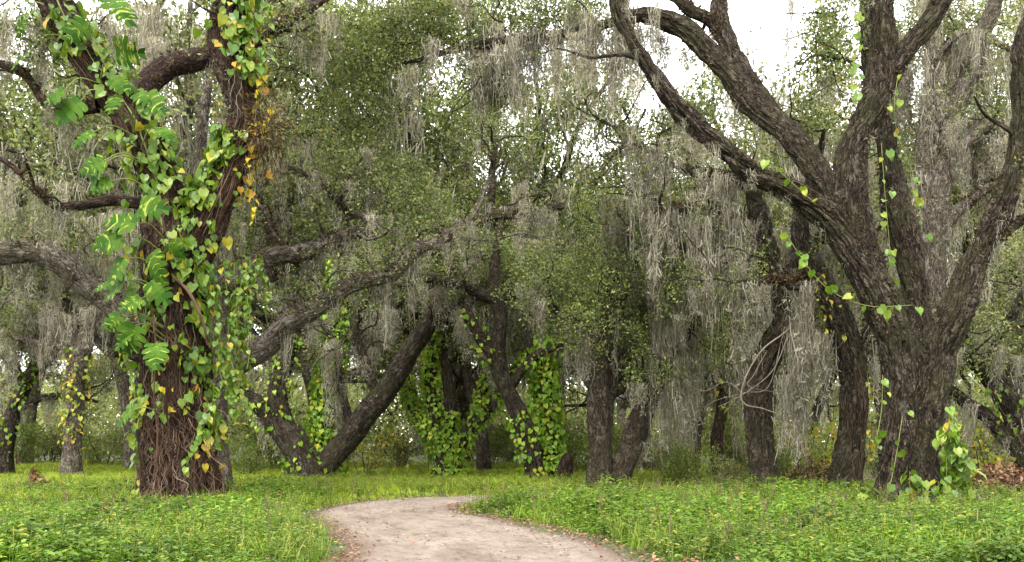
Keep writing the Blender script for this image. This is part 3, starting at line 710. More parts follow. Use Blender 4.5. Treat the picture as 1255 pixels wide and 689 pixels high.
T10, t10 = tree('sinuous dark oak trunk looped by a bare pale vine', (936, 606, 26), [
    ('trunk', [(938, 612, 25), (936, 585, 20), (932, 550, 18), (929, 515, 18), (928, 485, 19), (936, 450, 18), (950, 420, 18), (960, 392, 17), (955, 360, 17), (943, 325, 18), (934, 290, 17), (928, 255, 14), (918, 225, 11), (905, 200, 9), (880, 180, 6), (850, 165, 4)], dict(HL, sides=90)),
    ('limb', [(950, 350, 10), (975, 320, 9), (1000, 300, 8), (1030, 260, 6)], dict(sides=16)),
    ('limb', [(934, 300, 9), (905, 272, 9), (872, 258, 8), (840, 255, 6), (800, 262, 4)], dict(sides=20)),
    ('limb', [(920, 232, 8), (890, 215, 7), (850, 210, 6), (800, 190, 4), (760, 150, 3)], dict(sides=16)),
], 'bark_dark', 61, moss=90, mossL=(.6, 2.2), spr=8, leafs=220, ferns=500, leaf='leaf_oak', spr_t0=.3,
    blobs=[(880, 290, 26.5, 55, 50, 230), (840, 340, 27, 45, 55, 200), (1000, 340, 27, 40, 50, 110), (900, 400, 27, 35, 50, 120), (985, 430, 27.5, 30, 50, 100), (800, 200, 26.5, 60, 30, 60)],
    mosspts=[(880, 270, 26, 50, .6, 2.4, 44), (840, 260, 26.5, 40, .6, 2.4, 34), (1000, 290, 27, 40, .6, 2.6, 20), (905, 330, 26, 24, .4, 2.2, 14)])

# big many-limbed oak on the right
T11, t11 = tree('huge furrowed many-limbed oak at right with thick bare grey limbs', (1116, 632, 21.3), [
    ('trunk', [(1117, 642, 50, 21.5), (1117, 615, 40, 21.5), (1118, 580, 31, 21.5), (1118, 540, 28, 21.5), (1119, 500, 27, 21.5), (1121, 465, 25, 21.6), (1122, 440, 20, 21.7)], dict(HI, flare=.35, lobes=7)),
    ('limb', [(1090, 642, 38), (1096, 610, 28), (1099, 575, 23), (1101, 535, 22), (1102, 495, 23), (1100, 450, 24), (1090, 402, 25), (1069, 352, 25), (1040, 305, 23), (1008, 264, 20), (966, 236, 18), (920, 208, 16), (874, 176, 15), (836, 138, 14), (800, 92, 13), (771, 45, 12), (758, 5, 12), (764, -45, 11)], dict(HL, sides=190, flare=.3, lobes=5, ridge=.11, rw=6.5)),
    ('limb', [(1096, 420, 20), (1082, 375, 21), (1064, 330, 21), (1048, 280, 22), (1040, 235, 23), (1042, 195, 21), (1058, 155, 21), (1074, 115, 22), (1082, 75, 19), (1084, 30, 17), (1080, -45, 14)], HL),
    ('limb', [(1072, 125, 15), (1092, 90, 15), (1116, 58, 15), (1144, 22, 15), (1175, -30, 14)], HL),
    ('limb', [(1036, 270, 17, 22.2), (1012, 225, 18, 22.8), (985, 188, 18, 23.2), (950, 152, 17, 23.6), (915, 120, 17, 24), (892, 88, 16, 24.2), (862, 55, 15, 24.5), (825, 30, 14, 24.8), (785, 18, 11, 25), (745, 28, 8, 25.4), (700, 40, 8, 25.8), (650, 46, 8, 26.2), (595, 52, 7, 26.8), (545, 62, 6, 27.2), (495, 78, 4, 27.6)], dict(HL, sides=90)),
    ('limb', [(975, 178, 13, 23.4), (945, 135, 14, 24), (918, 98, 14, 24.5), (895, 62, 14, 25), (880, 30, 13, 25.4), (882, -5, 12, 25.8), (890, -45, 10, 26)], dict(HL, sides=80)),
    ('limb', [(885, 45, 9, 25.2), (868, 22, 8, 25.2), (840, 5, 8, 25), (815, -30, 7, 25)], dict(sides=28)),
    ('limb', [(1124, 455, 18, 21.9), (1128, 400, 17, 22.3), (1118, 340, 18, 22.5), (1104, 280, 20, 22.6), (1095, 225, 18, 22.8), (1086, 170, 16, 23), (1070, 110, 14, 23.4), (1062, 40, 12, 23.8), (1066, -40, 10, 24)], dict(HL, sides=90)),
    ('limb', [(1146, 642, 34), (1139, 605, 25), (1135, 570, 22), (1135, 530, 21), (1138, 490, 22), (1149, 446, 23), (1168, 390, 24), (1186, 338, 22), (1204, 300, 19), (1226, 260, 19), (1240, 215, 17), (1246, 160, 14), (1247, 110, 13), (1252, 55, 12), (1266, -5, 11)], dict(HL, sides=170, flare=.3, lobes=5, ridge=.11, rw=6.5)),
    ('limb', [(1196, 308, 9), (1222, 295, 8), (1240, 280, 7), (1270, 262, 6)], dict(sides=20)),
], 'bark_grey', 71, moss=150, mossL=(.25, .9), spr=2, leafs=60, ferns=1300, hi=True, twig_moss=.6, spr_t0=.6,
    mosspts=[(560, 65, 27, 60, .4, 1.6, 34), (660, 45, 26.2, 60, .4, 1.9, 52), (740, 25, 25.5, 40, .4, 1.8, 44), (790, 15, 25, 40, .5, 1.5, 34), (600, 20, 27, 60, .6, 1.0, 20), (975, -10, 24, 6, .15, 1.7, 8)],
    blobs=[(440, 60, 28, 70, 55, 520), (510, 30, 28, 50, 40, 240), (430, 130, 28.5, 50, 45, 300), (600, 85, 27.2, 50, 40, 280), (650, 20, 27, 60, 34, 240), (720, 20, 26, 40, 30, 120), (560, 20, 27.5, 60, 34, 200), (1018, 45, 24, 24, 60, 170), (985, 150, 25, 30, 30, 60)])

T12, t12 = tree('mossy oak stem leaning left, tucked close behind the huge furrowed oak', (1040, 604, 24.5), [
    ('trunk', [(1030, 612, 26), (1036, 580, 21), (1043, 540, 19), (1046, 500, 19), (1044, 455, 19), (1036, 415, 18), (1022, 378, 17), (1006, 345, 17), (988, 310, 15), (980, 275, 13), (985, 240, 10), (1000, 205, 7), (1010, 160, 4)], dict(HL, sides=90)),
    ('limb', [(1050, 450, 12), (1070, 400, 11), (1078, 340, 9), (1060, 280, 7)], dict(sides=20)),
    ('limb', [(1000, 332, 9), (975, 350, 8), (950, 340, 6), (920, 350, 4)], dict(sides=16)),
], 'bark_grey', 77, moss=50, spr=3, leafs=90, mossL=(.4, 1.6), ferns=500,
    mosspts=[(1010, 400, 25, 30, .6, 2.4, 22), (985, 460, 25, 25, .6, 2.4, 14), (1090, 300, 25.5, 30, .6, 2.2, 16)])

T13, t13 = tree('pale moss-draped oak behind the fork of the huge oak', (1150, 600, 29), [
    ('trunk', [(1152, 604, 22), (1150, 560, 19), (1146, 480, 18), (1143, 400, 18), (1142, 340, 19), (1142, 290, 20), (1148, 240, 19), (1158, 190, 17), (1170, 140, 15), (1186, 90, 13), (1206, 40, 12), (1230, -30, 10)], dict(HL, sides=70)),
    ('limb', [(1152, 222, 9), (1170, 188, 9), (1196, 164, 8), (1226, 153, 7), (1218, 185, 5), (1200, 205, 4)], dict(sides=20)),
    ('limb', [(1144, 268, 9), (1134, 215, 10), (1134, 160, 10), (1150, 100, 8), (1140, 40, 6), (1150, -30, 5)], dict(sides=24)),
    ('limb', [(1148, 290, 7), (1165, 268, 8), (1190, 248, 7), (1215, 228, 6), (1250, 215, 5)], dict(sides=20)),
    ('limb', [(1160, 180, 6), (1140, 100, 5), (1165, 50, 5), (1200, 45, 5), (1240, 60, 4)], dict(sides=16)),
], 'bark_pale', 83, moss=120, ferns=500, mossL=(.6, 2.2), spr=4, leafs=200, leaf='leaf_oak_pale', blobs=[(1180, 40, 31, 85, 55, 330), (1110, 60, 31.5, 40, 60, 160), (1235, 130, 31, 40, 60, 160), (1150, 0, 31, 60, 30, 120), (1120, 200, 31, 35, 60, 120)],
    mosspts=[(1130, 60, 30.5, 50, .6, 2.2, 36), (1225, 60, 29.5, 40, .8, 2.4, 44), (1175, 150, 30.5, 50, .5, 2.2, 30), (1235, 170, 29.5, 30, .8, 2.2, 34), (1110, 100, 30.5, 30, .6, 2.2, 20)])

T14, t14 = tree('oak at the right edge with a curved low limb over dead leaves', (1262, 592, 26), [
    ('trunk', [(1268, 596, 20), (1260, 560, 17), (1248, 520, 16), (1232, 485, 15), (1212, 458, 13), (1192, 438, 11), (1180, 410, 8), (1195, 370, 6)], dict(sides=48, ridge=.02, step=.07)),
    ('limb', [(1258, 585, 9), (1244, 555, 10), (1228, 530, 10), (1206, 506, 9), (1182, 490, 8), (1160, 475, 7), (1140, 455, 5)], dict(sides=36, ridge=.015)),
    ('limb', [(1215, 462, 7), (1220, 420, 6), (1245, 380, 6), (1262, 340, 4)], dict(sides=16)),
    ('limb', [(1255, 540, 7), (1252, 480, 7), (1262, 430, 6)], dict(sides=16)),
], 'bark_grey', 89, moss=90, spr=4, leafs=260, leaf='leaf_oak_pale', mossL=(.4, 1.4), blobs=[(1225, 400, 27, 40, 50, 160), (1245, 320, 27, 30, 40, 80)])

T2, t2 = tree('slim dark oak leaning right at the far left edge', (4, 584, 42), [
    ('trunk', [(4, 586, 13), (6, 555, 10), (12, 522, 10), (22, 492, 9), (36, 462, 8), (46, 436, 6), (50, 400, 5)], dict(sides=28)),
    ('limb', [(30, 472, 6), (10, 440, 6), (-20, 420, 4)], dict(sides=12)),
    ('limb', [(16, 505, 5), (50, 488, 5), (88, 486, 4), (120, 492, 2)], dict(sides=12)),
], 'bark_dark', 91, moss=36, spr=4, leafs=200, mossL=(.5, 1.8), blobs=[(30, 400, 43, 50, 30, 130)])

T3, t3 = tree('upright oak with yellowing vines in the left clearing', (88, 582, 40), [
    ('trunk', [(87, 585, 13), (88, 555, 11), (91, 520, 11), (92, 485, 11), (94, 452, 12), (104, 420, 11), (116, 385, 9), (110, 340, 7), (95, 300, 5)], dict(sides=36)),
    ('limb', [(100, 432, 8), (84, 402, 7), (60, 382, 6), (25, 370, 5), (-20, 362, 4)], dict(sides=16)),
    ('limb', [(96, 445, 7), (75, 425, 6), (40, 420, 5), (0, 408, 4)], dict(sides=14)),
    ('limb', [(112, 395, 7), (135, 370, 6), (150, 330, 5), (140, 290, 3)], dict(sides=14)),
], 'bark_pale', 93, moss=80, spr=5, leafs=280, mossL=(.5, 1.6), mosspts=[(60, 385, 40, 70, 1, 1.5, 26)])

# ------------------------------------------------------------------ the grove behind: whole oaks, a few models copied
def make_oak(label, group, seed, bark, leaf, Ht=16.0, Rc=8.0, nspray=1500, ntuft=330, size=1.0):
    r = np.random.default_rng(seed)
    root = thing('moss_draped_oak', label, 'tree', (0, 0, 0), group)
    h0 = Ht * r.uniform(.2, .28); lean = r.normal(size=2) * .5
    tb = Tube([[0, 0, -.3], [lean[0] * .3, lean[1] * .3, h0 * .5], [lean[0], lean[1], h0], [lean[0] * 1.5, lean[1] * 1.3, h0 * 1.6]], [.32, .24, .22, .17], step=.3, sides=18, flare=.3, seed=seed, ridge=.015)
    mb = MB(); tb.add(mb); mb.build('trunk', M[bark], root, attr='bark')
    limbs, sec = [], []
    nl = r.integers(6, 8); az = r.uniform(0, 6.28)
    for k in range(nl):
        a = az + k * 6.283 / nl + r.normal() * .25; el = r.uniform(.35, 1.15); L = Rc * r.uniform(.85, 1.2) * (1.0 if el < .8 else 1.15)
        i = int(r.uniform(.5, .98) * (len(tb.C) - 1)); p = tb.C[i]; pts = [p]
        d = np.array([math.cos(a) * math.cos(el), math.sin(a) * math.cos(el), math.sin(el)])
        for q in range(7):
            p = p + d * L / 7; pts.append(p); d = unit(d + r.normal(size=3) * .3 + [0, 0, r.uniform(-.05, .2)])
        limbs.append(Tube(pts, np.linspace(.22, .05, 8) * r.uniform(.8, 1.2), step=.3, sides=9, seed=seed + k))
    for l in limbs: sec += sprout(l, 6, Rc * .42, .07, r, t0=.25, up=.45, step=.4)
    tw = []
    for l in sec: tw += sprout(l, 2, Rc * .2, .02, r, t0=.3, up=.25, step=.5)
    mb = MB()
    for l in limbs: l.add(mb)
    for l in sec + tw: l.add(mb)
    tag(mb.build('limbs', M[bark], root, attr='bark'), kind='stuff')
    P = along(sec + tw, nspray * 2, r, .2, 1.0, .38 * size); P = P[(fbm(P * .75 + seed, 2) > .47) & ((P[:, 2] > .36 * Ht) | (r.random(len(P)) < .3))][:nspray]; mb = MB(); sprays(mb, P, r, size, far=True); mb.build('crown', M[leaf], root, smooth=False)
    Q = along(limbs + sec + tw, ntuft // 3, r, .15, 1, .05); Q = Q[(Q[:, 2] > .36 * Ht) | (r.random(len(Q)) < .45)]; Q = np.repeat(Q, 3, 0) + r.normal(size=(len(Q) * 3, 3)) * [.18, .18, .08]; ntuft = len(Q); mb = MB(); tufts(mb, Q, np.minimum(r.uniform(.6, 2.6, ntuft), np.maximum(Q[:, 2] - .5, .2)), r, 1.3, far=True)
    tag(mb.build('hanging_moss', M['moss'], root, smooth=False), kind='stuff')
    return root

def copy_thing(root, loc, rz, sc, label, group=None):
    c = root.copy(); COL.objects.link(c); c.location = loc; c.rotation_euler = (0, 0, rz); c.scale = sc; c['label'] = label
    if group: c['group'] = group
    for ch in root.children:
        d = ch.copy(); COL.objects.link(d); d.parent = c
        for g in ch.children:
            e = g.copy(); COL.objects.link(e); e.parent = d
    return c

GB = 'moss-hung oaks of the grove behind'
oaks = [make_oak('grove oak', GB, 101, 'bark_pale', 'leaf_oak_pale', nspray=1800, ntuft=330),
        make_oak('grove oak', GB, 102, 'bark_dark', 'leaf_oak', nspray=1900, ntuft=280),
        make_oak('grove oak', GB, 103, 'bark_pale', 'leaf_oak_pale', nspray=1800, ntuft=400),
        make_oak('grove oak', GB, 104, 'bark_dark', 'leaf_oak', nspray=2100, ntuft=260)]
# column px, distance, row of its top, model, width factor, label
GROVE = [
    (165, 48, -60, 0, .9, 'tall pale mossy oak just left of the massive vine-clad trunk'),
    (175, 50, -110, 2, 1.0, 'tall mossy oak behind the fork of the massive vine-clad trunk'),
    (330, 46, -90, 1, 1.0, 'tall green oak just right of the massive vine-clad trunk'),
    (398, 52, -60, 0, 1.0, 'tall pale oak above the low-forking leaning oak'),
    (570, 58, 10, 3, 1.0, 'tall oak above the vine-covered fork at the bend'),
    (534, 45, -70, 3, .8, 'tall green oak above the long left limb of the huge furrowed oak'),
    (595, 44, 10, 1, .85, 'bright green oak above the slender leaning oak'),
    (30, 58, -60, 2, .8, 'tall pale mossy oak filling the upper left corner'),
    (665, 50, 85, 3, .75, 'pale oak with open crown right of the bright green oak in mid view'),
    (935, 47, 115, 0, .8, 'pale oak directly below the open white sky'),
    (690, 64, 185, 0, 1.0, 'lower pale oak under the open sky above the bend'),
    (790, 48, 190, 3, .9, 'green oak behind the twin-stemmed oak'),
    (900, 52, 175, 0, .9, 'pale oak behind the looped sinuous trunk'),
    (985, 44, 60, 1, .8, 'green oak against the sky left of the huge furrowed oak'),
    (745, 42, 140, 2, .75, 'low mossy oak with thin crown under the open sky in mid view'),
    (850, 40, 105, 1, .8, 'green oak whose crown shows under the grey limbs of the huge oak'),
    (1090, 46, -60, 2, .9, 'tall mossy oak behind the middle limbs of the huge furrowed oak'),
    (1215, 50, -60, 0, 1.0, 'tall pale mossy oak filling the upper right corner'),
    (-130, 56, -60, 1, 1.0, 'oak half cut off by the left edge of the view'),
    (1340, 44, -20, 3, 1.0, 'oak half cut off by the right edge of the view'),
    (240, 72, 60, 3, 1.1, 'farther oak showing under the long left limbs of the pale oak'),
    (420, 80, 150, 2, 1.1, 'farther pale oak behind the upright leafy column'),
    (610, 85, 190, 1, 1.1, 'farther oak behind the slender leaning oak'),
    (760, 78, 240, 2, 1.1, 'farther pale oak seen between the slender and twin-stemmed oaks'),
    (960, 74, 200, 3, 1.0, 'farther green oak between the looped trunk and the huge oak'),
    (1160, 78, 120, 1, 1.1, 'farther oak behind the curved low limb at right'),
    (100, 84, 260, 0, 1.0, 'small far oak beyond the left clearing'),
]
first = set()
for k, (px, Y, top, j, wf, lab) in enumerate(GROVE):
    hgt = H + (HY - top) * Y / F; s = hgt / 15.5; loc = at(px, HY, Y); loc[2] = 0
    w = max(s, .85) * wf; rz = (k * 2.399) % 6.283
    if j in first: copy_thing(oaks[j], loc, rz, (w, w, s), lab, GB)
    else:
        first.add(j); o = oaks[j]; o.location = loc; o.rotation_euler = (0, 0, rz); o.scale = (w, w, s); o['label'] = lab

# far wood: one mass of leaf and trunk beyond the grove
r = np.random.default_rng(5)
mb = MB(); n = 17000; x = r.uniform(-85, 85, n); y = 95 + r.uniform(0, 30, n); hh = 5 + 7.5 * fbm(np.column_stack([x * .09, y * .05, np.zeros(n)]), 3)
z = hh * r.uniform(0, 1, n) ** .8; gap = (fbm(np.column_stack([x * .2, y * .2, z * .3]), 2) > .36) | (z < 3)
P = np.column_stack([x, y, z])[gap]; sprays(mb, P, r, 3.2, far=True)
tag(mb.build('far_woods', M['leaf_far_haze'], None, smooth=False), 'far wood of oaks, paled by painted haze, closing the view behind the trunks', 'woods', kind='stuff')

# ------------------------------------------------------------------ shrubs and saplings between the trunks
def make_shrub(label, group, seed, Ht=2.0, leafm='shrub', n=200, heart=False, w=.8):
    r = np.random.default_rng(seed); root = thing('shrub', label, 'shrub', (0, 0, 0), group)
    st = []
    for k in range(9):
        a = r.uniform(0, 6.28); p = np.array([math.cos(a), math.sin(a), 0]) * r.uniform(0, .25); pts = [p - [0, 0, .05]]; d = unit(np.array([math.cos(a) * w * .6, math.sin(a) * w * .6, 1.0]))
        for q in range(4):
            p = p + d * Ht * r.uniform(.7, 1.1) / 4; pts.append(p); d = unit(d + r.normal(size=3) * .28)
        st.append(Tube(pts, np.linspace(.018, .005, 5), step=.2, sides=5, lump=0))
    tw = []
    for t in st: tw += sprout(t, 4, Ht * .35, .007, r, t0=.2, up=.5)
    mb = MB()
    for t in st + tw: t.add(mb)
    mb.build('stems', M['stem_dry'], root)
    mb = MB(); P = along(st + tw, n, r, .25, 1, .12)
    if heart:
        m = n * 5; P = along(st + tw, m, r, .2, 1, .13); nn = unit(r.normal(size=(m, 3)) + [0, -.4, .5])
        mb.inst(HEART, orient(r.normal(size=(m, 3)) * .6 + [0, 0, -.7], nn) * (r.uniform(.05, .12, m))[:, None, None], P)
    else: sprays(mb, P, r, .8)
    mb.build('foliage', M[leafm], root, smooth=False)
    return root

GS = 'shrubs among the oak trunks'
shr = [make_shrub('bush', GS, 201, 2.0, 'shrub', 170), make_shrub('bush', GS, 202, 1.6, 'leaf_oak_pale', 150), make_shrub('bush', GS, 203, 2.2, 'leaf_vine_yellow', 90, True), make_shrub('bush', GS, 204, 1.7, 'shrub', 130, w=1.3)]
SHRUBS = [
    (450, 40, 1.25, 2, 'yellow-green leafy bush beside the foot of the leaning oak'),
    (305, 38, 1.1, 3, 'bush in the grass behind the massive vine-clad trunk, to its right'),
    (330, 44, 1.5, 0, 'bush left of the low-forking oak'),
    (490, 50, 1.5, 1, 'pale bush behind the leaning stem and the vine-covered fork'),
    (600, 50, 1.6, 0, 'rounded green bush between the vine-covered fork and the slender oak'),
    (625, 56, 1.7, 1, 'farther pale bush left of the slender oak'),
    (712, 38, 1.25, 0, 'bush in the gap left of the twin-stemmed oak'),
    (800, 42, 1.2, 1, 'pale bush behind the leaning right stem of the twin oak'),
    (835, 31, .95, 3, 'low green bush left of the thin curtained oak'),
    (860, 30, .9, 0, 'green bush at the foot of the thin curtained oak'),
    (905, 29, .85, 1, 'pale bush just left of the looped trunk'),
    (985, 27.5, 1.05, 3, 'bush between the looped trunk and the huge furrowed oak'),
    (1010, 27, 1.3, 2, 'yellowing bush against the stem behind the huge oak'),
    (975, 31, 1.4, 0, 'taller green bush behind the looped trunk, to its right'),
    (1210, 31, 1.3, 2, 'yellow-green bush right of the huge furrowed oak'),
    (1180, 36, 1.6, 0, 'tall green bush behind the curved low limb'),
    (1240, 36, 1.5, 1, 'pale bush at the right edge behind the dead leaves'),
    (60, 60, 2.0, 1, 'pale bush at the back of the left clearing'),
    (20, 56, 1.6, 0, 'green bush at the left edge of the clearing'),
    (128, 54, 1.7, 3, 'bush beyond the grass just left of the massive trunk'),
    (160, 62, 1.9, 1, 'far pale bush right of the yellowing upright oak'),
    (540, 62, 1.8, 3, 'far bush behind the vine-covered fork'),
    (420, 58, 1.7, 0, 'far bush behind the leaning oak stem'),
    (680, 60, 1.8, 1, 'far pale bush behind the yellow-green vine stem'),
    (770, 60, 1.8, 0, 'far bush seen under the leaning twin stem'),
    (880, 46, 1.7, 0, 'green thicket bush behind the hanging streamers'),
    (930, 44, 1.7, 3, 'wide thicket bush behind the looped trunk'),
    (1085, 33, 1.4, 1, 'pale bush hidden partly by the huge furrowed trunk'),
    (250, 52, 1.6, 0, 'bush far behind the pale oak base'),
]
first = set()
for k, (px, Y, s, j, lab) in enumerate(SHRUBS):
    loc = at(px, HY, Y); loc[2] = float(gz(loc[0], loc[1])[0]); rz = (k * 1.7) % 6.283
    if j in first: copy_thing(shr[j], loc, rz, (s, s, s), lab, GS)
    else:
        first.add(j); o = shr[j]; o.location = loc; o.rotation_euler = (0, 0, rz); o.scale = (s, s, s); o['label'] = lab

# ------------------------------------------------------------------ climbing vines
r = np.random.default_rng(77)
def vine(name, label, cat, loc): return thing(name, label, cat, tuple(loc))
FRONT = -math.pi / 2
def th_of(tube, i, vec):
    """angle round the tube that faces the direction vec"""
    return math.atan2(float(np.dot(tube.V[i], vec)), float(np.dot(tube.U[i], vec)))

# heart-leaved vine on the massive trunk
trunk, limL, limR, limX = t1[0], t1[1], t1[2], t1[3]
b = at(222, 624, 22.9); b[2] = 0
V = vine('heart_leaf_vine', 'bright heart-leaved vine with yellowing leaves climbing the massive dark trunk', 'vine', b)
lv, st, yl, rt = MB(), MB(), MB(), MB()
cam_dir = np.array([.15, -1, .1])
def face(tube, vec=cam_dir): return th_of(tube, len(tube.C) // 2, vec)
vine_leaves(lv, trunk, 260, r, .25, .97, .23, (.03, .25), .40, th=(face(trunk, np.array([.95, -.45, 0])), .33))
vine_leaves(lv, trunk, 24, r, .15, .9, .19, (.03, .15), .50, th=(face(trunk), .9))
vine_leaves(lv, trunk, 120, r, .35, .97, .2, (.03, .3), .40, th=(face(trunk, np.array([-.6, -.8, 0])), .5))
vine_leaves(lv, trunk, 36, r, .05, .7, .19, (.03, .2), .45, th=(face(trunk, np.array([-.9, -.5, 0])), .4))
vine_leaves(lv, limR, 400, r, 0, .45, .22, (.03, .25), .38, th=(face(limR, np.array([-.7, -.6, .2])), .7))
vine_leaves(lv, limR, 240, r, .62, 1, .22, (.03, .4), .36, th=(face(limR, np.array([.8, -.5, 0])), .7))
vine_leaves(yl, limR, 60, r, .25, .72, .18, (.04, .3), .40, th=(face(limR, np.array([1, -.3, 0])), .35))
vine_leaves(lv, limL, 330, r, .05, 1, .22, (.03, .28), .40, th=(face(limL, np.array([.2, -.9, .3])), .9))
vine_leaves(yl, trunk, 22, r, .3, .97, .17, (.03, .2), .42, th=(face(trunk, np.array([.5,-.8,0])), .8))
vine_leaves(yl, trunk, 20, r, .0, .3, .15, (.03, .2), .42, th=(face(trunk, np.array([.9, -.4, 0])), .4))
# streamers falling right of the trunk
for (px, py, Y, L) in [(275, 320, 22.5, 2.3), (287, 322, 22.6, 3.2), (298, 318, 22.8, 2.6), (306, 316, 22.6, 2.0), (314, 312, 23, 2.2), (292, 360, 22.3, 2.4), (280, 390, 22.2, 2.2), (268, 420, 22, 1.8), (300, 400, 22.8, 1.4), (262, 350, 22, 2.0), (322, 318, 23.2, 1.2)]:
    hang_vine(lv, st, at(px, py, Y), r, L, .15, .06, .22)
for (px, py, Y, L) in [(318, 60, 22.6, 1.2), (326, 5, 22.8, 1.4), (310, 20, 22.6, 1.5), (262, 470, 21.8, 2.0), (152, 430, 22.3, 1.5), (165, 480, 22, 1.3)]:
    hang_vine(lv, st, at(px, py, Y), r, L, .16, .08, .25)
for (px, py, Y, L) in [(318, 95, 22.6, 1.6), (322, 85, 22.7, 1.3), (305, 190, 22.4, 1.5)]:
    hang_vine(yl, st, at(px, py, Y), r, L, .15, .10, .15)
def climb(tube, t0, t1, a0, a1, rad, off=.0, wob=.35, n=26):
    t = np.linspace(t0, t1, n); a = np.linspace(a0, a1, n) + np.cumsum(r.normal(size=n)) * wob / n * 3
    P, nn, i = tube.pt(t, a, off); return Tube(P, np.full(n, rad) * np.linspace(1.1, .7, n), step=.10, sides=5, lump=.2, seed=r.uniform(0, 99))
fa = face(trunk)
for k in range(190):
    h0 = r.uniform(0, .35); climb(trunk, h0, min(.98, h0 + r.uniform(.12, .6)), *(fa + r.normal() * .95 + r.normal(size=2) * .22), r.uniform(.004, .0125), r.uniform(0, .03), .5).add(rt)
for k in range(26): climb(limL, 0, r.uniform(.3, .9), face(limL) + r.normal() * .8, face(limL) + r.normal() * .8, r.uniform(.006, .016)).add(rt)
for k in range(26): climb(limR, 0, r.uniform(.3, .9), face(limR) + r.normal() * .8, face(limR) + r.normal() * .8, r.uniform(.006, .016)).add(rt)
# the thick bare stems that stand off the bark
Tube([at(212, 340, 21.6), at(228, 352, 21.45), at(240, 372, 21.4), at(250, 400, 21.45), at(254, 424, 21.6)], [.03, .034, .034, .03, .02], step=.06, sides=9, lump=.35, seed=3, wig=.1).add(rt)
Tube([at(200, 420, 21.6), at(196, 450, 21.55), at(203, 470, 21.5), at(201, 500, 21.6), at(206, 525, 21.7)], [.028, .032, .03, .028, .02], step=.06, sides=9, lump=.35, seed=5, wig=.12).add(rt)
Tube([at(187, 380, 21.5), at(190, 430, 21.4), at(186, 480, 21.4), at(192, 540, 21.5), at(190, 590, 21.6)], [.02, .024, .02, .02, .016], step=.06, sides=8, lump=.35, seed=6, wig=.12).add(rt)
for k in range(46):                                             # loose hair roots round the foot
    p = at(r.uniform(185, 262), r.uniform(440, 600), 21.55 + r.uniform(0, .25)); pts = [p]
    d = unit(np.array([r.normal() * .35, r.normal() * .1, -1]))
    for q in range(5): p = p + d * r.uniform(.1, .22); pts.append(p); d = unit(d + np.array([r.normal() * .6, r.normal() * .15, 0]))
    if pts[-1][2] > .02: Tube(pts, np.full(6, r.uniform(.003, .007)), step=.08, sides=4, lump=0).add(rt)
lv.build('foliage', M['leaf_vine'], V, smooth=False); tag(yl.build('withered_foliage', M['leaf_gold'], V, smooth=False), 'golden withered leaves')
st.build('stems', M['stem_green'], V); rt.build('aerial_roots', M['root'], V)

# large lobed variegated leaves
def lobed_leaf(r, L=.62, n=5):
    """one big leaf: a solid blade cut by narrow slits towards its edge"""
    V_, F_, A_ = [], [], []; k = 0
    droop = r.uniform(.3, .8); fold = r.uniform(.10, .45)
    def bend(x, y): return [x * (1 - .12 * droop * y), y, fold * abs(x) * .6 - droop * y * y * .35 - .45 * x * x]
    def half(y): return .50 * max(0.02, math.sin(math.pi * min(1, .20 + .80 * y))) ** .7
    for s in (1, -1):
        cuts = np.linspace(0, 1, n + 1) + np.concatenate([[0], r.normal(size=n - 1) * .015, [0]]); deep = r.uniform(.35, .8, n + 1)
        for i in range(n):
            y0, y1 = cuts[i], cuts[i + 1]; w = half((y0 + y1) / 2) * r.uniform(.93, 1.06); pts = []
            for t in (0, .4, .7, .9, 1.0):
                sw = .13 * t * t - .10 * (1 - y0) * t
                g0 = max(0, t - deep[i]) * .085 if i else 0; g1 = max(0, t - deep[i + 1]) * .085
                e = (0, 0, 0, .03, .20)[(0, .4, .7, .9, 1.0).index(t)] * (y1 - y0)
                pts += [bend(s * w * t, y0 + sw + g0 + e), bend(s * w * t, y1 + sw - g1 - e * .7)]
            V_ += pts
            for q in range(4):
                c = [k + 2 * q, k + 2 * q + 2, k + 2 * q + 3, k + 2 * q + 1]; F_.append(c if s > 0 else c[::-1])
            A_ += [[p[0], p[1] + 2, 0] for p in pts]; k += 10
    return np.array(V_) * L, np.array(F_), np.array(A_)

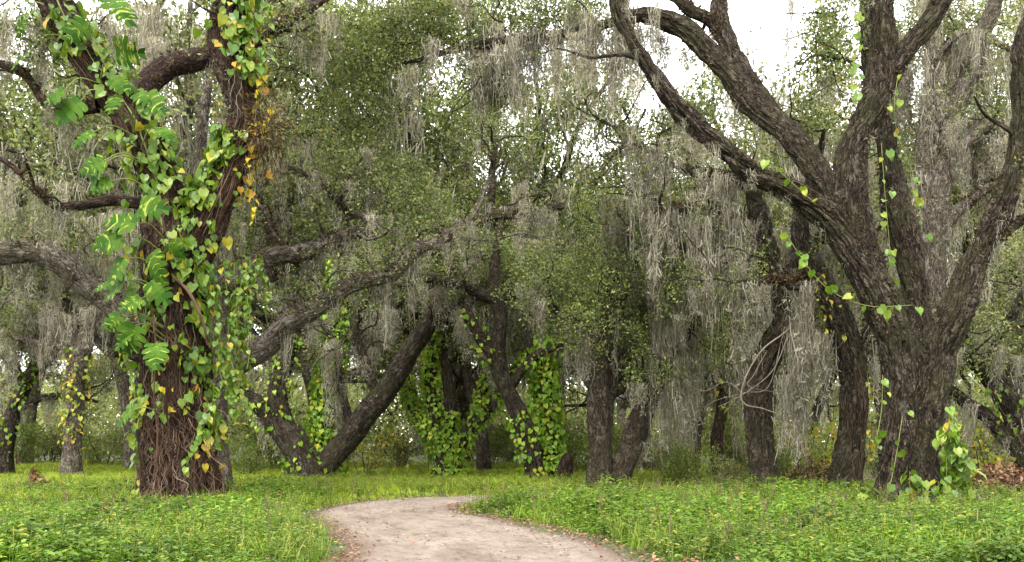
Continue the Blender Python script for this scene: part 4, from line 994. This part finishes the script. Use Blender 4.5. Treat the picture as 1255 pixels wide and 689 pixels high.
G = vine('lobed_leaf_climber', 'large-leaved climber with yellow-streaked lobed leaves on the massive dark trunk', 'vine', b)
stm = MB()
SPOTS = [  # column, row, distance, length m, tip direction (x, z), root column, row
    (128, 5, 21.8, .95, .6, -.5), (148, 38, 21.7, .85, .9, -.35), (118, 14, 22.2, .8, -.5, -.8), (40, 55, 22.6, .8, -.6, -.7), (28, 20, 22.8, .8, -.3, -.9), (60, 45, 22.8, .7, .3, -.9),
    (152, 95, 21.6, .8, .8, -.5), (170, 112, 21.5, .9, .9, -.6), (128, 118, 21.7, .8, -.1, -1), (178, 135, 21.5, 1.0, .7, -.6), (200, 152, 21.4, .75, .8, -.9), (100, 118, 22.0, .7, -.9, -.5),
    (112, 160, 21.8, .7, -.9, -.7), (90, 125, 22.2, .8, -.8, -.8), (115, 205, 21.6, .8, -.6, -.8), (125, 190, 21.6, .8, -.9, -.5),
    (180, 262, 21.2, .85, .9, -.1), (165, 270, 21.2, .9, -.8, .1), (152, 292, 21.2, .85, -.9, -.3), (160, 312, 21.2, .8, -.5, -.8), (190, 296, 21.1, .9, .3, -.9), (205, 300, 21.1, .8, .7, -.7),
    (150, 335, 21.3, .95, -.9, -.4), (160, 355, 21.3, .9, -.8, -.6), (145, 370, 21.3, .85, -.7, -.8), (168, 385, 21.3, .8, -.4, -.9), (140, 385, 21.4, .85, -.9, -.4), (175, 350, 21.2, .8, .6, -.8), (158, 410, 21.4, .8, -.6, -.8), (178, 410, 21.3, .7, .2, -1), (172, 500, 21.4, .5, -.6, -.6), (135, 340, 21.6, .8, -.9, -.3), (148, 230, 21.6, .7, -.8, -.5)]
for k, (px, py, Y, L, dx, dz) in enumerate(SPOTS):
    L *= r.uniform(.42, .92); px += r.normal() * 9; py += r.normal() * 9; lf = lobed_leaf(r, L); tip = np.array([dx, -.30 + r.normal() * .25, dz]); nrm = np.array([r.normal() * .45, -.8, .55 + r.normal() * .35])
    p = at(px, py, Y); R = orient(tip, nrm); m = MB(); m.inst((lf[0], lf[1]), R[None], p[None]); m.a = [lf[2].astype(np.float32)]
    m.build('leaf', M['leaf_lobed'], G, attr='leaf')
    src = limL if py < 240 else trunk; i = np.argmin(np.linalg.norm(src.C - p, axis=1)); q = src.C[i] + np.array([0, -src.R[i] * .8, -.15]); q += (p - q) * .02
    Tube([q, (p + q) / 2 + [0, -.12, .14], p], [.016, .013, .010], step=.08, sides=6, lump=0).add(stm)
climb(limL, .05, .98, face(limL), face(limL) + .8, .022).add(stm); climb(trunk, .45, .97, fa - .5, fa - .7, .022).add(stm)
stm.build('stem', M['stem_green'], G)

def clad(name, label, tubes, n, size=.15, mat_='leaf_vine', hang=0, cov=.30, off=(.02, .28), spec=None):
    root = vine(name, label, 'vine', tubes[0].C[0] * [1, 1, 0]); lv, st = MB(), MB()
    for k, (t, t0, t1_, w) in enumerate((x if isinstance(x, tuple) else (x, 0, 1, 1)) for x in (spec or tubes)):
        vine_leaves(lv, t, int(n * w), r, t0, t1_, size, off, cov)
        for q in range(3): climb(t, t0, t1_, r.uniform(0, 6), r.uniform(0, 6), .012, .01).add(st)
        for q in range(hang):
            i = int(r.uniform(t0 + .2 * (t1_ - t0), t1_) * (len(t.C) - 1)); hang_vine(lv, st, t.C[i] + [r.normal() * .2, -t.R[i] - .05, 0], r, min(r.uniform(.4, 1.6), max(.3, t.C[i][2] - .3)), size * .9, .09)
    lv.build('foliage', M[mat_], root, smooth=False); st.build('stems', M['root'], root)

clad('leafy_vine', 'dense column of bright leafy vine inside the low fork', [t5c[0]], 2400, .17, 'leaf_vine_lit_tone', spec=[(t5c[0], .03, .92, 1.3)], hang=5, cov=.18, off=(.02, .32))
clad('leafy_vine', 'sparse vine on the low fork of the leaning oak', [t5[0]], 150, .16, 'leaf_vine_lit_tone', spec=[(t5[1], .1, .9, 1), (t5[2], 0, .7, 1), (t5[0], 0, 1, .6)], cov=.45)
clad('leafy_vine', 'thick green vine smothering the spreading fork in the middle', [t6[0]], 1150, .14, 'leaf_vine_lit_tone', spec=[(t6[0], .2, 1, .7), (t6[1], 0, 1, .8), (t6[2], 0, .9, 1.2), (t6[3], 0, .2, .3), (t6[4], 0, .8, .6), (t6[5], 0, .6, .3)], hang=2, cov=.27, off=(.01, .16))
clad('leafy_vine', 'yellow-green vine wrapping the straight stem from ground to crown', [t7b[0]], 2300, .17, 'leaf_vine_lit_tone', spec=[(t7b[0], .03, .88, 1.2)], hang=5, cov=.18, off=(.02, .26))
clad('leafy_vine', 'small vine at the foot of the slender crooked oak', [t7[0]], 220, .15, 'leaf_vine_lit_tone', spec=[(t7[0], .03, .30, 1), (t7[4], .2, .9, .5), (t7[1], 0, .6, .4)], cov=.36)
clad('leafy_vine', 'yellowing vine down the upright oak in the left clearing', [t3[0]], 200, .17, 'leaf_vine_yellow', spec=[(t3[0], .05, .55, 1)], hang=5, cov=.40)
clad('leafy_vine', 'vine on the slim oak at the far left edge', [t2[0]], 150, .17, spec=[(t2[0], .1, .8, 1)], hang=3, cov=.42)
clad('leafy_vine', 'yellow-flecked vine among the moss streamers of the thin curtained oak', [t9[0]], 120, .14, 'leaf_vine_yellow', spec=[(t9[0], .1, .8, 1), (t9[2], .1, 1, .8)], hang=5, cov=.44)
clad('leafy_vine', 'thin vine on the leaning oak stem behind the huge furrowed trunk', [t12[0]], 40, .12, 'leaf_vine_yellow', spec=[(t12[0], .05, .6, 1)], hang=3, cov=.48)
clad('leafy_vine', 'small vine on the right-edge oak', [t14[0]], 120, .14, spec=[(t14[0], .1, .9, 1)], hang=3, cov=.44)

# scattered big leaves and a leafy foot on the huge oak at right
b2 = at(1116, 632, 21.3); b2[2] = 0
V = vine('heart_leaf_vine', 'sparse heart-leaved vine strung over the huge furrowed oak', 'vine', b2); lv, st = MB(), MB()
def string(pts, size, gap, rad=.007):
    P = [at(*p) for p in pts]; tb = Tube(P, np.full(len(P), rad), step=.10, sides=5, lump=0); tb.add(st); m = max(2, int(tb.L[-1] / gap)); i = (np.clip(np.linspace(0, 1, m) + r.normal(size=m) * .07, 0, 1) * (len(tb.C) - 1)).astype(int)
    nn = np.array([0, -1, .35]) + r.normal(size=(m, 3)) * .4; lv.inst(HEART, orient(np.array([0, -.1, -1]) + r.normal(size=(m, 3)) * .45, nn) * (r.uniform(.5, 1.4, m) * size)[:, None, None], tb.C[i] + r.normal(size=(m, 3)) * .06 + [0, -.06, 0])
for pts in [[(932, 198, 20.6), (950, 206, 20.5), (975, 228, 20.5), (1000, 250, 20.4)], [(962, 285, 20.8), (985, 320, 20.7), (1010, 350, 20.6), (1040, 368, 20.5), (1072, 376, 20.5), (1100, 375, 20.5), (1118, 374, 20.5)],
            [(1100, 95, 21), (1096, 130, 21), (1100, 165, 21.2), (1112, 195, 21.3), (1122, 225, 21.4), (1128, 262, 21.5), (1130, 285, 21.5)], [(1080, 175, 20.9), (1084, 230, 21), (1090, 300, 21.2), (1092, 340, 21.2)],
            [(1050, 0, 21), (1052, 40, 21), (1046, 90, 21), (1052, 120, 21)], [(1082, 460, 20.4), (1080, 505, 20.3), (1072, 550, 20.2)], [(1106, 510, 20.1), (1098, 560, 20.0), (1090, 600, 19.9)]]:
    string(pts, .17, .19)
for (px, py, Y, L) in [(1160, 560, 20.2, .9), (1168, 540, 20.3, 1.1), (1176, 565, 20.3, .8), (1150, 590, 20, .6), (1130, 590, 20, .6), (1115, 578, 20, .5), (1170, 520, 20.5, 1.2), (1162, 500, 20.6, 1.2), (1184, 580, 20.4, .6)]:
    hang_vine(lv, st, at(px, py, Y), r, L, .19, .045, .35)
for (px, py) in [(1176, 545), (1165, 530), (1185, 560), (1108, 598), (1122, 585), (1060, 606), (1070, 600)]:
    hang_vine(lv, st, at(px, py, 20.2), r, .35, .22, .04, .4)
lv.build('foliage', M['leaf_vine'], V, smooth=False); st.build('stems', M['stem_green'], V)

# bare looping vine round the sinuous trunk
V = vine('bare_woody_vine', 'bare pale woody vine looping in front of the sinuous dark trunk', 'vine', at(936, 606, 25.3) * [1, 1, 0]); mb = MB()
for pts, rd in [([(955, 345, 25.2), (978, 375, 25.1), (966, 400, 25), (935, 425, 24.9), (915, 455, 24.9), (906, 485, 24.9), (912, 498, 24.9), (932, 503, 24.9), (950, 508, 25), (958, 500, 25.1)], .035),
                ([(972, 390, 25), (950, 440, 25), (930, 470, 24.9), (905, 488, 24.9), (880, 500, 25)], .018), ([(962, 400, 25), (945, 470, 25), (915, 480, 24.9), (880, 490, 25.2), (862, 500, 25.4)], .014),
                ([(940, 430, 25), (925, 462, 24.9), (918, 474, 24.9), (950, 478, 25)], .014), ([(976, 378, 25), (998, 410, 25.2), (1020, 450, 25.5)], .014), ([(978, 370, 25), (1000, 360, 25), (1030, 380, 25)], .012), ([(908, 480, 24.9), (890, 470, 25), (866, 480, 25.2), (840, 470, 25.4)], .012)]:
    P = [at(*p) for p in pts]; Tube(P, np.linspace(rd * .75, rd * .3, len(P)), step=.05, sides=7, lump=.3, wig=.16, seed=rd * 999).add(mb)
mb.build('stem', M['wood_pale'], V)

# shaggy brown fern clump on the upper limb
mb = MB(); n = 900; c = at(326, 162, 22.4); q = r.normal(size=(n, 3)) * [.24, .22, .38]; P = c + q
mb.inst((LEAF * [.35, 1, 1], QUAD), orient(unit(q) + r.normal(size=(n, 3)) * .5 + [0, 0, -.5], r.normal(size=(n, 3))) * r.uniform(.1, .24, n)[:, None, None], P)
tag(mb.build('fern_clump', M['fern_dry'], None, smooth=False), 'shaggy brown clump of dead fern on the right fork of the massive trunk', 'fern')

# small cabbage palm seen through the moss
V = vine('palm', 'small dark-green fan palm crown showing behind the grey limbs in mid view', 'palm', at(588, 590, 43) * [1, 1, 0]); mb = MB()
Tube([at(588, 560, 43) * [1, 1, 0] - [0, 0, .1], at(590, 470, 43), at(588, 300, 43)], [.16, .14, .12], step=.3, sides=10).add(mb); mb.build('trunk', M['bark_dark'], V, attr='bark')
mb = MB()
for k in range(34):
    a = r.uniform(0, 6.28); e = r.uniform(-.6, 1.1); d = np.array([math.cos(a) * math.cos(e), math.sin(a) * math.cos(e), math.sin(e)]); c = at(588, 298, 43) + d * .55
    for j in range(14):
        s = unit(np.cross(d, [0, 0, 1.0])); t_ = unit(d + s * (j - 6.5) * .16 + [0, 0, -.15]); mb.inst((LEAF * [.12, 1, 1], QUAD), orient(t_, [0, 0, 1.0])[None] * .75, c[None])
mb.build('fronds', M['leaf_oak_deep'], V, smooth=False)

# ------------------------------------------------------------------ ground plants
r = np.random.default_rng(99)
def pts_ground(n, y0, y1, marg=3.0, pw=1.0):
    """random ground points inside the view wedge (denser near), with distance to the road"""
    u = r.random(n); y = (y0 ** (2 - pw) + u * (y1 ** (2 - pw) - y0 ** (2 - pw))) ** (1 / (2 - pw)) if pw != 2 else y0 * (y1 / y0) ** u
    x = r.uniform(-1, 1, n) * (y * .52 + marg); d = road_d(x, y); return x, y, d

def make_herb(r, nl, h, ls, broad=1.0):
    V_, F_, n = [], [], 0
    hl = np.array([[0, 0, 0], [.24 * broad, .35, .06], [.2 * broad, .72, .03], [0, 1, -.1], [-.2 * broad, .72, .03], [-.24 * broad, .35, .06], [0, .4, -.01]])
    hf = np.array([[0, 1, 2, 6], [6, 2, 3, 4], [0, 6, 4, 5]])
    st = np.array([[-.004, 0, 0], [.004, 0, 0], [.003, .01, h], [-.003, .01, h]]); V_.append(st); F_.append(QUAD); n += 4
    a = r.uniform(0, 6.28, nl); z = h * r.uniform(.3, 1.0, nl); tip = np.column_stack([np.cos(a), np.sin(a), r.uniform(-.25, .5, nl)]); T = np.column_stack([np.zeros(nl), np.zeros(nl), z]) + tip * .03
    v, f = scatter_template(hl, hf, orient(tip, np.array([0, 0, 1.0]) + r.normal(size=(nl, 3)) * .3), T, r.uniform(.7, 1.2, nl) * ls); V_.append(v); F_.append(f + n)
    return np.concatenate(V_), np.concatenate(F_)
HERB = [make_herb(r, k, h, l, b_) for k, h, l, b_ in [(10, .14, .075, 1), (13, .20, .070, .8), (9, .10, .095, 1.2), (14, .30, .062, .7), (12, .17, .06, 1.2), (8, .08, .085, 1.4), (12, .24, .058, 1.3)]]
WEED = [make_herb(r, k, h, l, b_) for k, h, l, b_ in [(12, .42, .07, .7), (16, .55, .07, .6), (14, .36, .08, .8)]]
def make_grass(r, nb, h):
    V_, F_, n = [], [], 0
    for _ in range(nb):
        a = r.uniform(0, 6.28); b0 = r.normal(size=2) * .045; hh = h * r.uniform(.6, 1.2); le = r.uniform(.1, .75) * hh; w = r.uniform(.005, .010); d = np.array([math.cos(a), math.sin(a)]); s = np.array([-d[1], d[0]])
        L = []
        for t, ww in ((0, 1), (.45, .9), (.8, .6), (1, .12)):
            c = b0 + d * le * t ** 2; z = hh * (t - .22 * t ** 3 * (le / hh)); L += [[*(c - s * w * ww), z], [*(c + s * w * ww), z]]
        V_ += L; F_ += [[n + 2 * j, n + 2 * j + 1, n + 2 * j + 3, n + 2 * j + 2] for j in range(3)]; n += 8
    return np.array(V_), np.array(F_)
GRASS = [make_grass(r, 9, h) for h in (.22, .28, .34, .40)]
GRASS_FAR = [make_grass(r, 7, h) * 1 if False else make_grass(r, 7, h) for h in (.3, .42)]
for g in GRASS_FAR: g[0][:, :2] *= 2.2

def plant(mb, tm, x, y, d, s):
    n = len(x)
    if n == 0: return
    R = rot_z(r.uniform(0, 6.28, n)); til = r.normal(size=(n, 2)) * .15; R = R * np.ones((n, 1, 1)); R[:, 0, 2] += til[:, 0]; R[:, 1, 2] += til[:, 1]
    pick(mb, tm, R * s[:, None, None], np.column_stack([x, y, gz(x, y, d) - .01]), r)

# broad-leaved ground cover (near and on the right) and grass (behind, left and along the bend)
mb = MB(); x, y, d = pts_ground(70000, 10.4, 27, pw=1.2)
m = fbm(np.column_stack([x * .5, y * .5, np.zeros_like(x)]), 3)
edge = np.clip((d + .02) / .7, 0, 1)
scrub = (x > .02 * y) & (y > 17.5) & (x < .42 * y); keep = (d > -.25) & ~(scrub & (r.random(len(x)) < .5)) & ((d > 0) | (r.random(len(x)) < .12)) & ((x - 11.5) ** 2 + (y - 23.2) ** 2 > 3.2) & (r.random(len(x)) < edge * np.where(m > .42, 1, .38)) & ((y < 23.5) | (x > 0) | (r.random(len(x)) < .35)); x, y, d, m = x[keep], y[keep], d[keep], m[keep]
plant(mb, HERB, x, y, d, r.uniform(.7, 1.25, len(x)) * np.clip(.5 + d * .7, .5, 1.5) * (.44 + .90 * m) * (1 - .65 * np.exp(-(((x + 7.4) / 2.2) ** 2 + ((y - 21.3) / 1.6) ** 2)) - .6 * np.exp(-(((x - 8.3) / 2.2) ** 2 + ((y - 19.6) / 1.6) ** 2))))
tag(mb.build('broad_leaf_ground_cover', M['herb'], None, smooth=False), 'lush broad-leaved ground cover carpeting both sides of the road', 'ground cover', kind='stuff')
mb = MB(); x, y, d = pts_ground(14000, 12, 32); m = fbm(np.column_stack([x * .35 + 9, y * .35, np.zeros_like(x)]), 3); keep = (d > .2) & ((m > .49) | ((x > .02 * y) & (y > 17.5) & (r.random(len(x)) < .45))); x, y, d = x[keep], y[keep], d[keep]
plant(mb, WEED, x, y, d, r.uniform(.45, 1.0, len(x)))
tag(mb.build('tall_weeds', M['shrub'], None, smooth=False), 'taller ragged weeds standing out of the ground cover', 'weeds', kind='stuff')
mb = MB(); x, y, d = pts_ground(9000, 12, 24); m = fbm(np.column_stack([x * .6 + 5, y * .6, np.zeros_like(x)]), 3); keep = (d > .05) & ((m > .5) | (r.random(len(x)) < .15)) & (r.random(len(x)) < np.clip(d / .6, .2, 1)); x, y, d = x[keep], y[keep], d[keep]
plant(mb, GRASS, x, y, d, r.uniform(.6, 1.1, len(x)))
tag(mb.build('grass', M['grass'], None, smooth=False), 'tufts of grass among the ground cover near the road', 'grass', kind='stuff')
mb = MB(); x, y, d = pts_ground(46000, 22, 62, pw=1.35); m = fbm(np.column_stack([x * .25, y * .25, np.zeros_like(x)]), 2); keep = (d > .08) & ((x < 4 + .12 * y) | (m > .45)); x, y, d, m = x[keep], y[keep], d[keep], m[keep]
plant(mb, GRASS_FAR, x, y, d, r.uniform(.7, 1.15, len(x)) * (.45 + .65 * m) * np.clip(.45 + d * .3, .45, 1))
tag(mb.build('far_grass', M['grass_sunlit_tone'], None, smooth=False), 'long grass behind the trunks and round the bend, sunlight painted into its colour', 'grass', kind='stuff')

# dead leaves along the road edges and under the right-hand oaks
mb = MB(); x, y, d = pts_ground(60000, 11.5, 30); pr = np.exp(-((d + .10) / np.where(x > -1, .34, .24)) ** 2) * np.where(x > -1, 1.0, .8) + .035; keep = (r.random(len(x)) < pr) & (d > -1.3); x, y, d = x[keep], y[keep], d[keep]
n = len(x); mb.inst((LEAF, QUAD), orient(np.column_stack([r.normal(size=(n, 2)), r.normal(size=n) * .25]), np.array([0, 0, 1.0]) + r.normal(size=(n, 3)) * .35) * r.uniform(.035, .085, n)[:, None, None], np.column_stack([x, y, gz(x, y, d) + np.where(d < .0, .075, .04) + r.uniform(0, .05, n) + (d > .25) * r.uniform(0, .10, n)]))
tag(mb.build('leaf_litter', M['dry_leaf'], None, smooth=False), 'brown fallen leaves strewn along the road edges', 'leaf litter', kind='stuff')

mb = MB(); x, y, d = pts_ground(9000, 11.5, 27); keep = (d < .05) & (d > -1.9) & (fbm(np.column_stack([x * 1.1, y * .5, np.zeros_like(x)]), 2) > .48); x, y = x[keep], y[keep]; n = len(x)
PEB = (np.array([[-1, -1, -.6], [1, -1, -.6], [1, 1, -.6], [-1, 1, -.6], [-.6, -.7, .5], [.7, -.6, .4], [.6, .7, .55], [-.7, .6, .4]]) * .5, np.array([[4, 5, 6, 7], [0, 1, 5, 4], [1, 2, 6, 5], [2, 3, 7, 6], [3, 0, 4, 7]]))
mb.inst(PEB, rot_z(r.uniform(0, 6.28, n)) * (r.uniform(.010, .034, n) ** 1.0)[:, None, None], np.column_stack([x, y, np.full(n, .062)]))
tag(mb.build('pebbles', M['stone'], None, smooth=False), 'small pale stones and crumbs on the dirt road', 'pebbles', kind='stuff')

# dead stalks standing in the foreground
mb = MB(); x, y, d = pts_ground(2200, 13, 28); keep = (d > .4) & ((x > .02 * y) | (r.random(len(x)) < .5)); x, y, d = x[keep][:700], y[keep][:700], d[keep][:700]
for k in range(len(x)):
    z = float(gz(x[k], y[k], d[k:k + 1])[0]); h_ = r.uniform(.25, .75); ln_ = r.normal(size=2) * .12
    tb = Tube([[x[k], y[k], z - .02], [x[k] + ln_[0] * .4, y[k] + ln_[1] * .4, z + h_ * .5], [x[k] + ln_[0], y[k] + ln_[1], z + h_]], [.006, .005, .003], step=.2, sides=4, lump=0); tb.add(mb)
    n = 14; i = (r.uniform(.25, 1, n) * (len(tb.C) - 1)).astype(int); mb.inst((LEAF, QUAD), orient(r.normal(size=(n, 3)) + [0, 0, .6], r.normal(size=(n, 3))) * r.uniform(.02, .055, n)[:, None, None], tb.C[i] + r.normal(size=(n, 3)) * .02)
tag(mb.build('dead_stalks', M['stem_dry'], None, smooth=False), 'thin dark dead weed stalks poking from the green ground cover', 'dead stalks', kind='stuff')

# heap of dead leaves at right, stump, log and other small things
def heap(name, label, cat, px, py, sx_, sz_, n, matn, sy=.6, ls=(.06, .16)):
    Y = F * H / (py - HY); c = at(px, py, Y); c[2] = 0; q = unit(r.normal(size=(n, 3))) * (r.random(n) ** .4)[:, None]; q[:, 2] = np.abs(q[:, 2]); P = c + q * [sx_, sy, sz_]
    mb = MB(); mb.inst((LEAF, QUAD), orient(r.normal(size=(n, 3)) - [0, 0, .2], q + r.normal(size=(n, 3)) * .5 + [0, 0, .4]) * r.uniform(*ls, n)[:, None, None], P)
    return tag(mb.build(name, M[matn], None, smooth=False), label, cat)
heap('dead_leaf_heap', 'heap of red-brown dead leaves beside the huge furrowed oak at the right edge', 'leaf heap', 1228, 618, 1.15, .95, 3400, 'dry_leaf')
heap('dead_brush_heap', 'dark tangle of dead leaves and brush piled at the leaning stem behind the huge oak', 'brush', 1000, 616, .9, 1.1, 1300, 'fern_dry')
heap('dead_grass_clump', 'brown dead grass clump in the grass at the far left', 'grass clump', 44, 603, .28, .7, 150, 'dry_leaf', .3, (.12, .3))

mb = MB(); Y = 33.5; b3 = at(691, 604, Y); Tube([b3 * [1, 1, 0] - [0, 0, .1], b3 * [1, 1, 0] + [.05, 0, .45], b3 * [1, 1, 0] + [.12, 0, .95]], [.36, .30, .24], step=.06, sides=40, lump=.3, ridge=.03, flare=.3, seed=4).add(mb)
tag(mb.build('stump', M['bark_red'], None, attr='bark'), 'broken brown stump beside the yellow-green vine stem', 'stump')
mb = MB(); Tube([[7.7, 16.0, .16], [8.0, 16.05, .24], [8.5, 16.0, .26], [9.1, 16.1, .2]], [.14, .21, .22, .16], step=.05, sides=36, lump=.35, ridge=.02, seed=8).add(mb)
tag(mb.build('log', M['bark_red'], None, attr='bark'), 'short rotting brown log in the greenery at the bottom right corner', 'log')
mb = MB()
for pts, rd in [([(646, 548, 47), (655, 560, 47), (668, 575, 47), (678, 582, 47)], .05), ([(655, 560, 47), (640, 566, 47), (632, 572, 47)], .03)]:
    P = [at(*p) for p in pts]; Tube(P, np.full(len(P), rd), step=.1, sides=8).add(mb)
tag(mb.build('fallen_branch', M['wood_pale'], None), 'bare pale fallen branch in the far grass left of the slender oak', 'branch')
mb = MB(); P = [at(774, 581, 40), at(790, 581, 40), at(812, 582, 40)]; Tube(P, [.07, .07, .06], step=.1, sides=10).add(mb)
tag(mb.build('pale_log', M['wood_pale'], None), 'pale straight log lying in the grass behind the leaning twin stem', 'log')
print('faces', sum(len(o.data.polygons) for o in bpy.data.objects if o.type == 'MESH'))
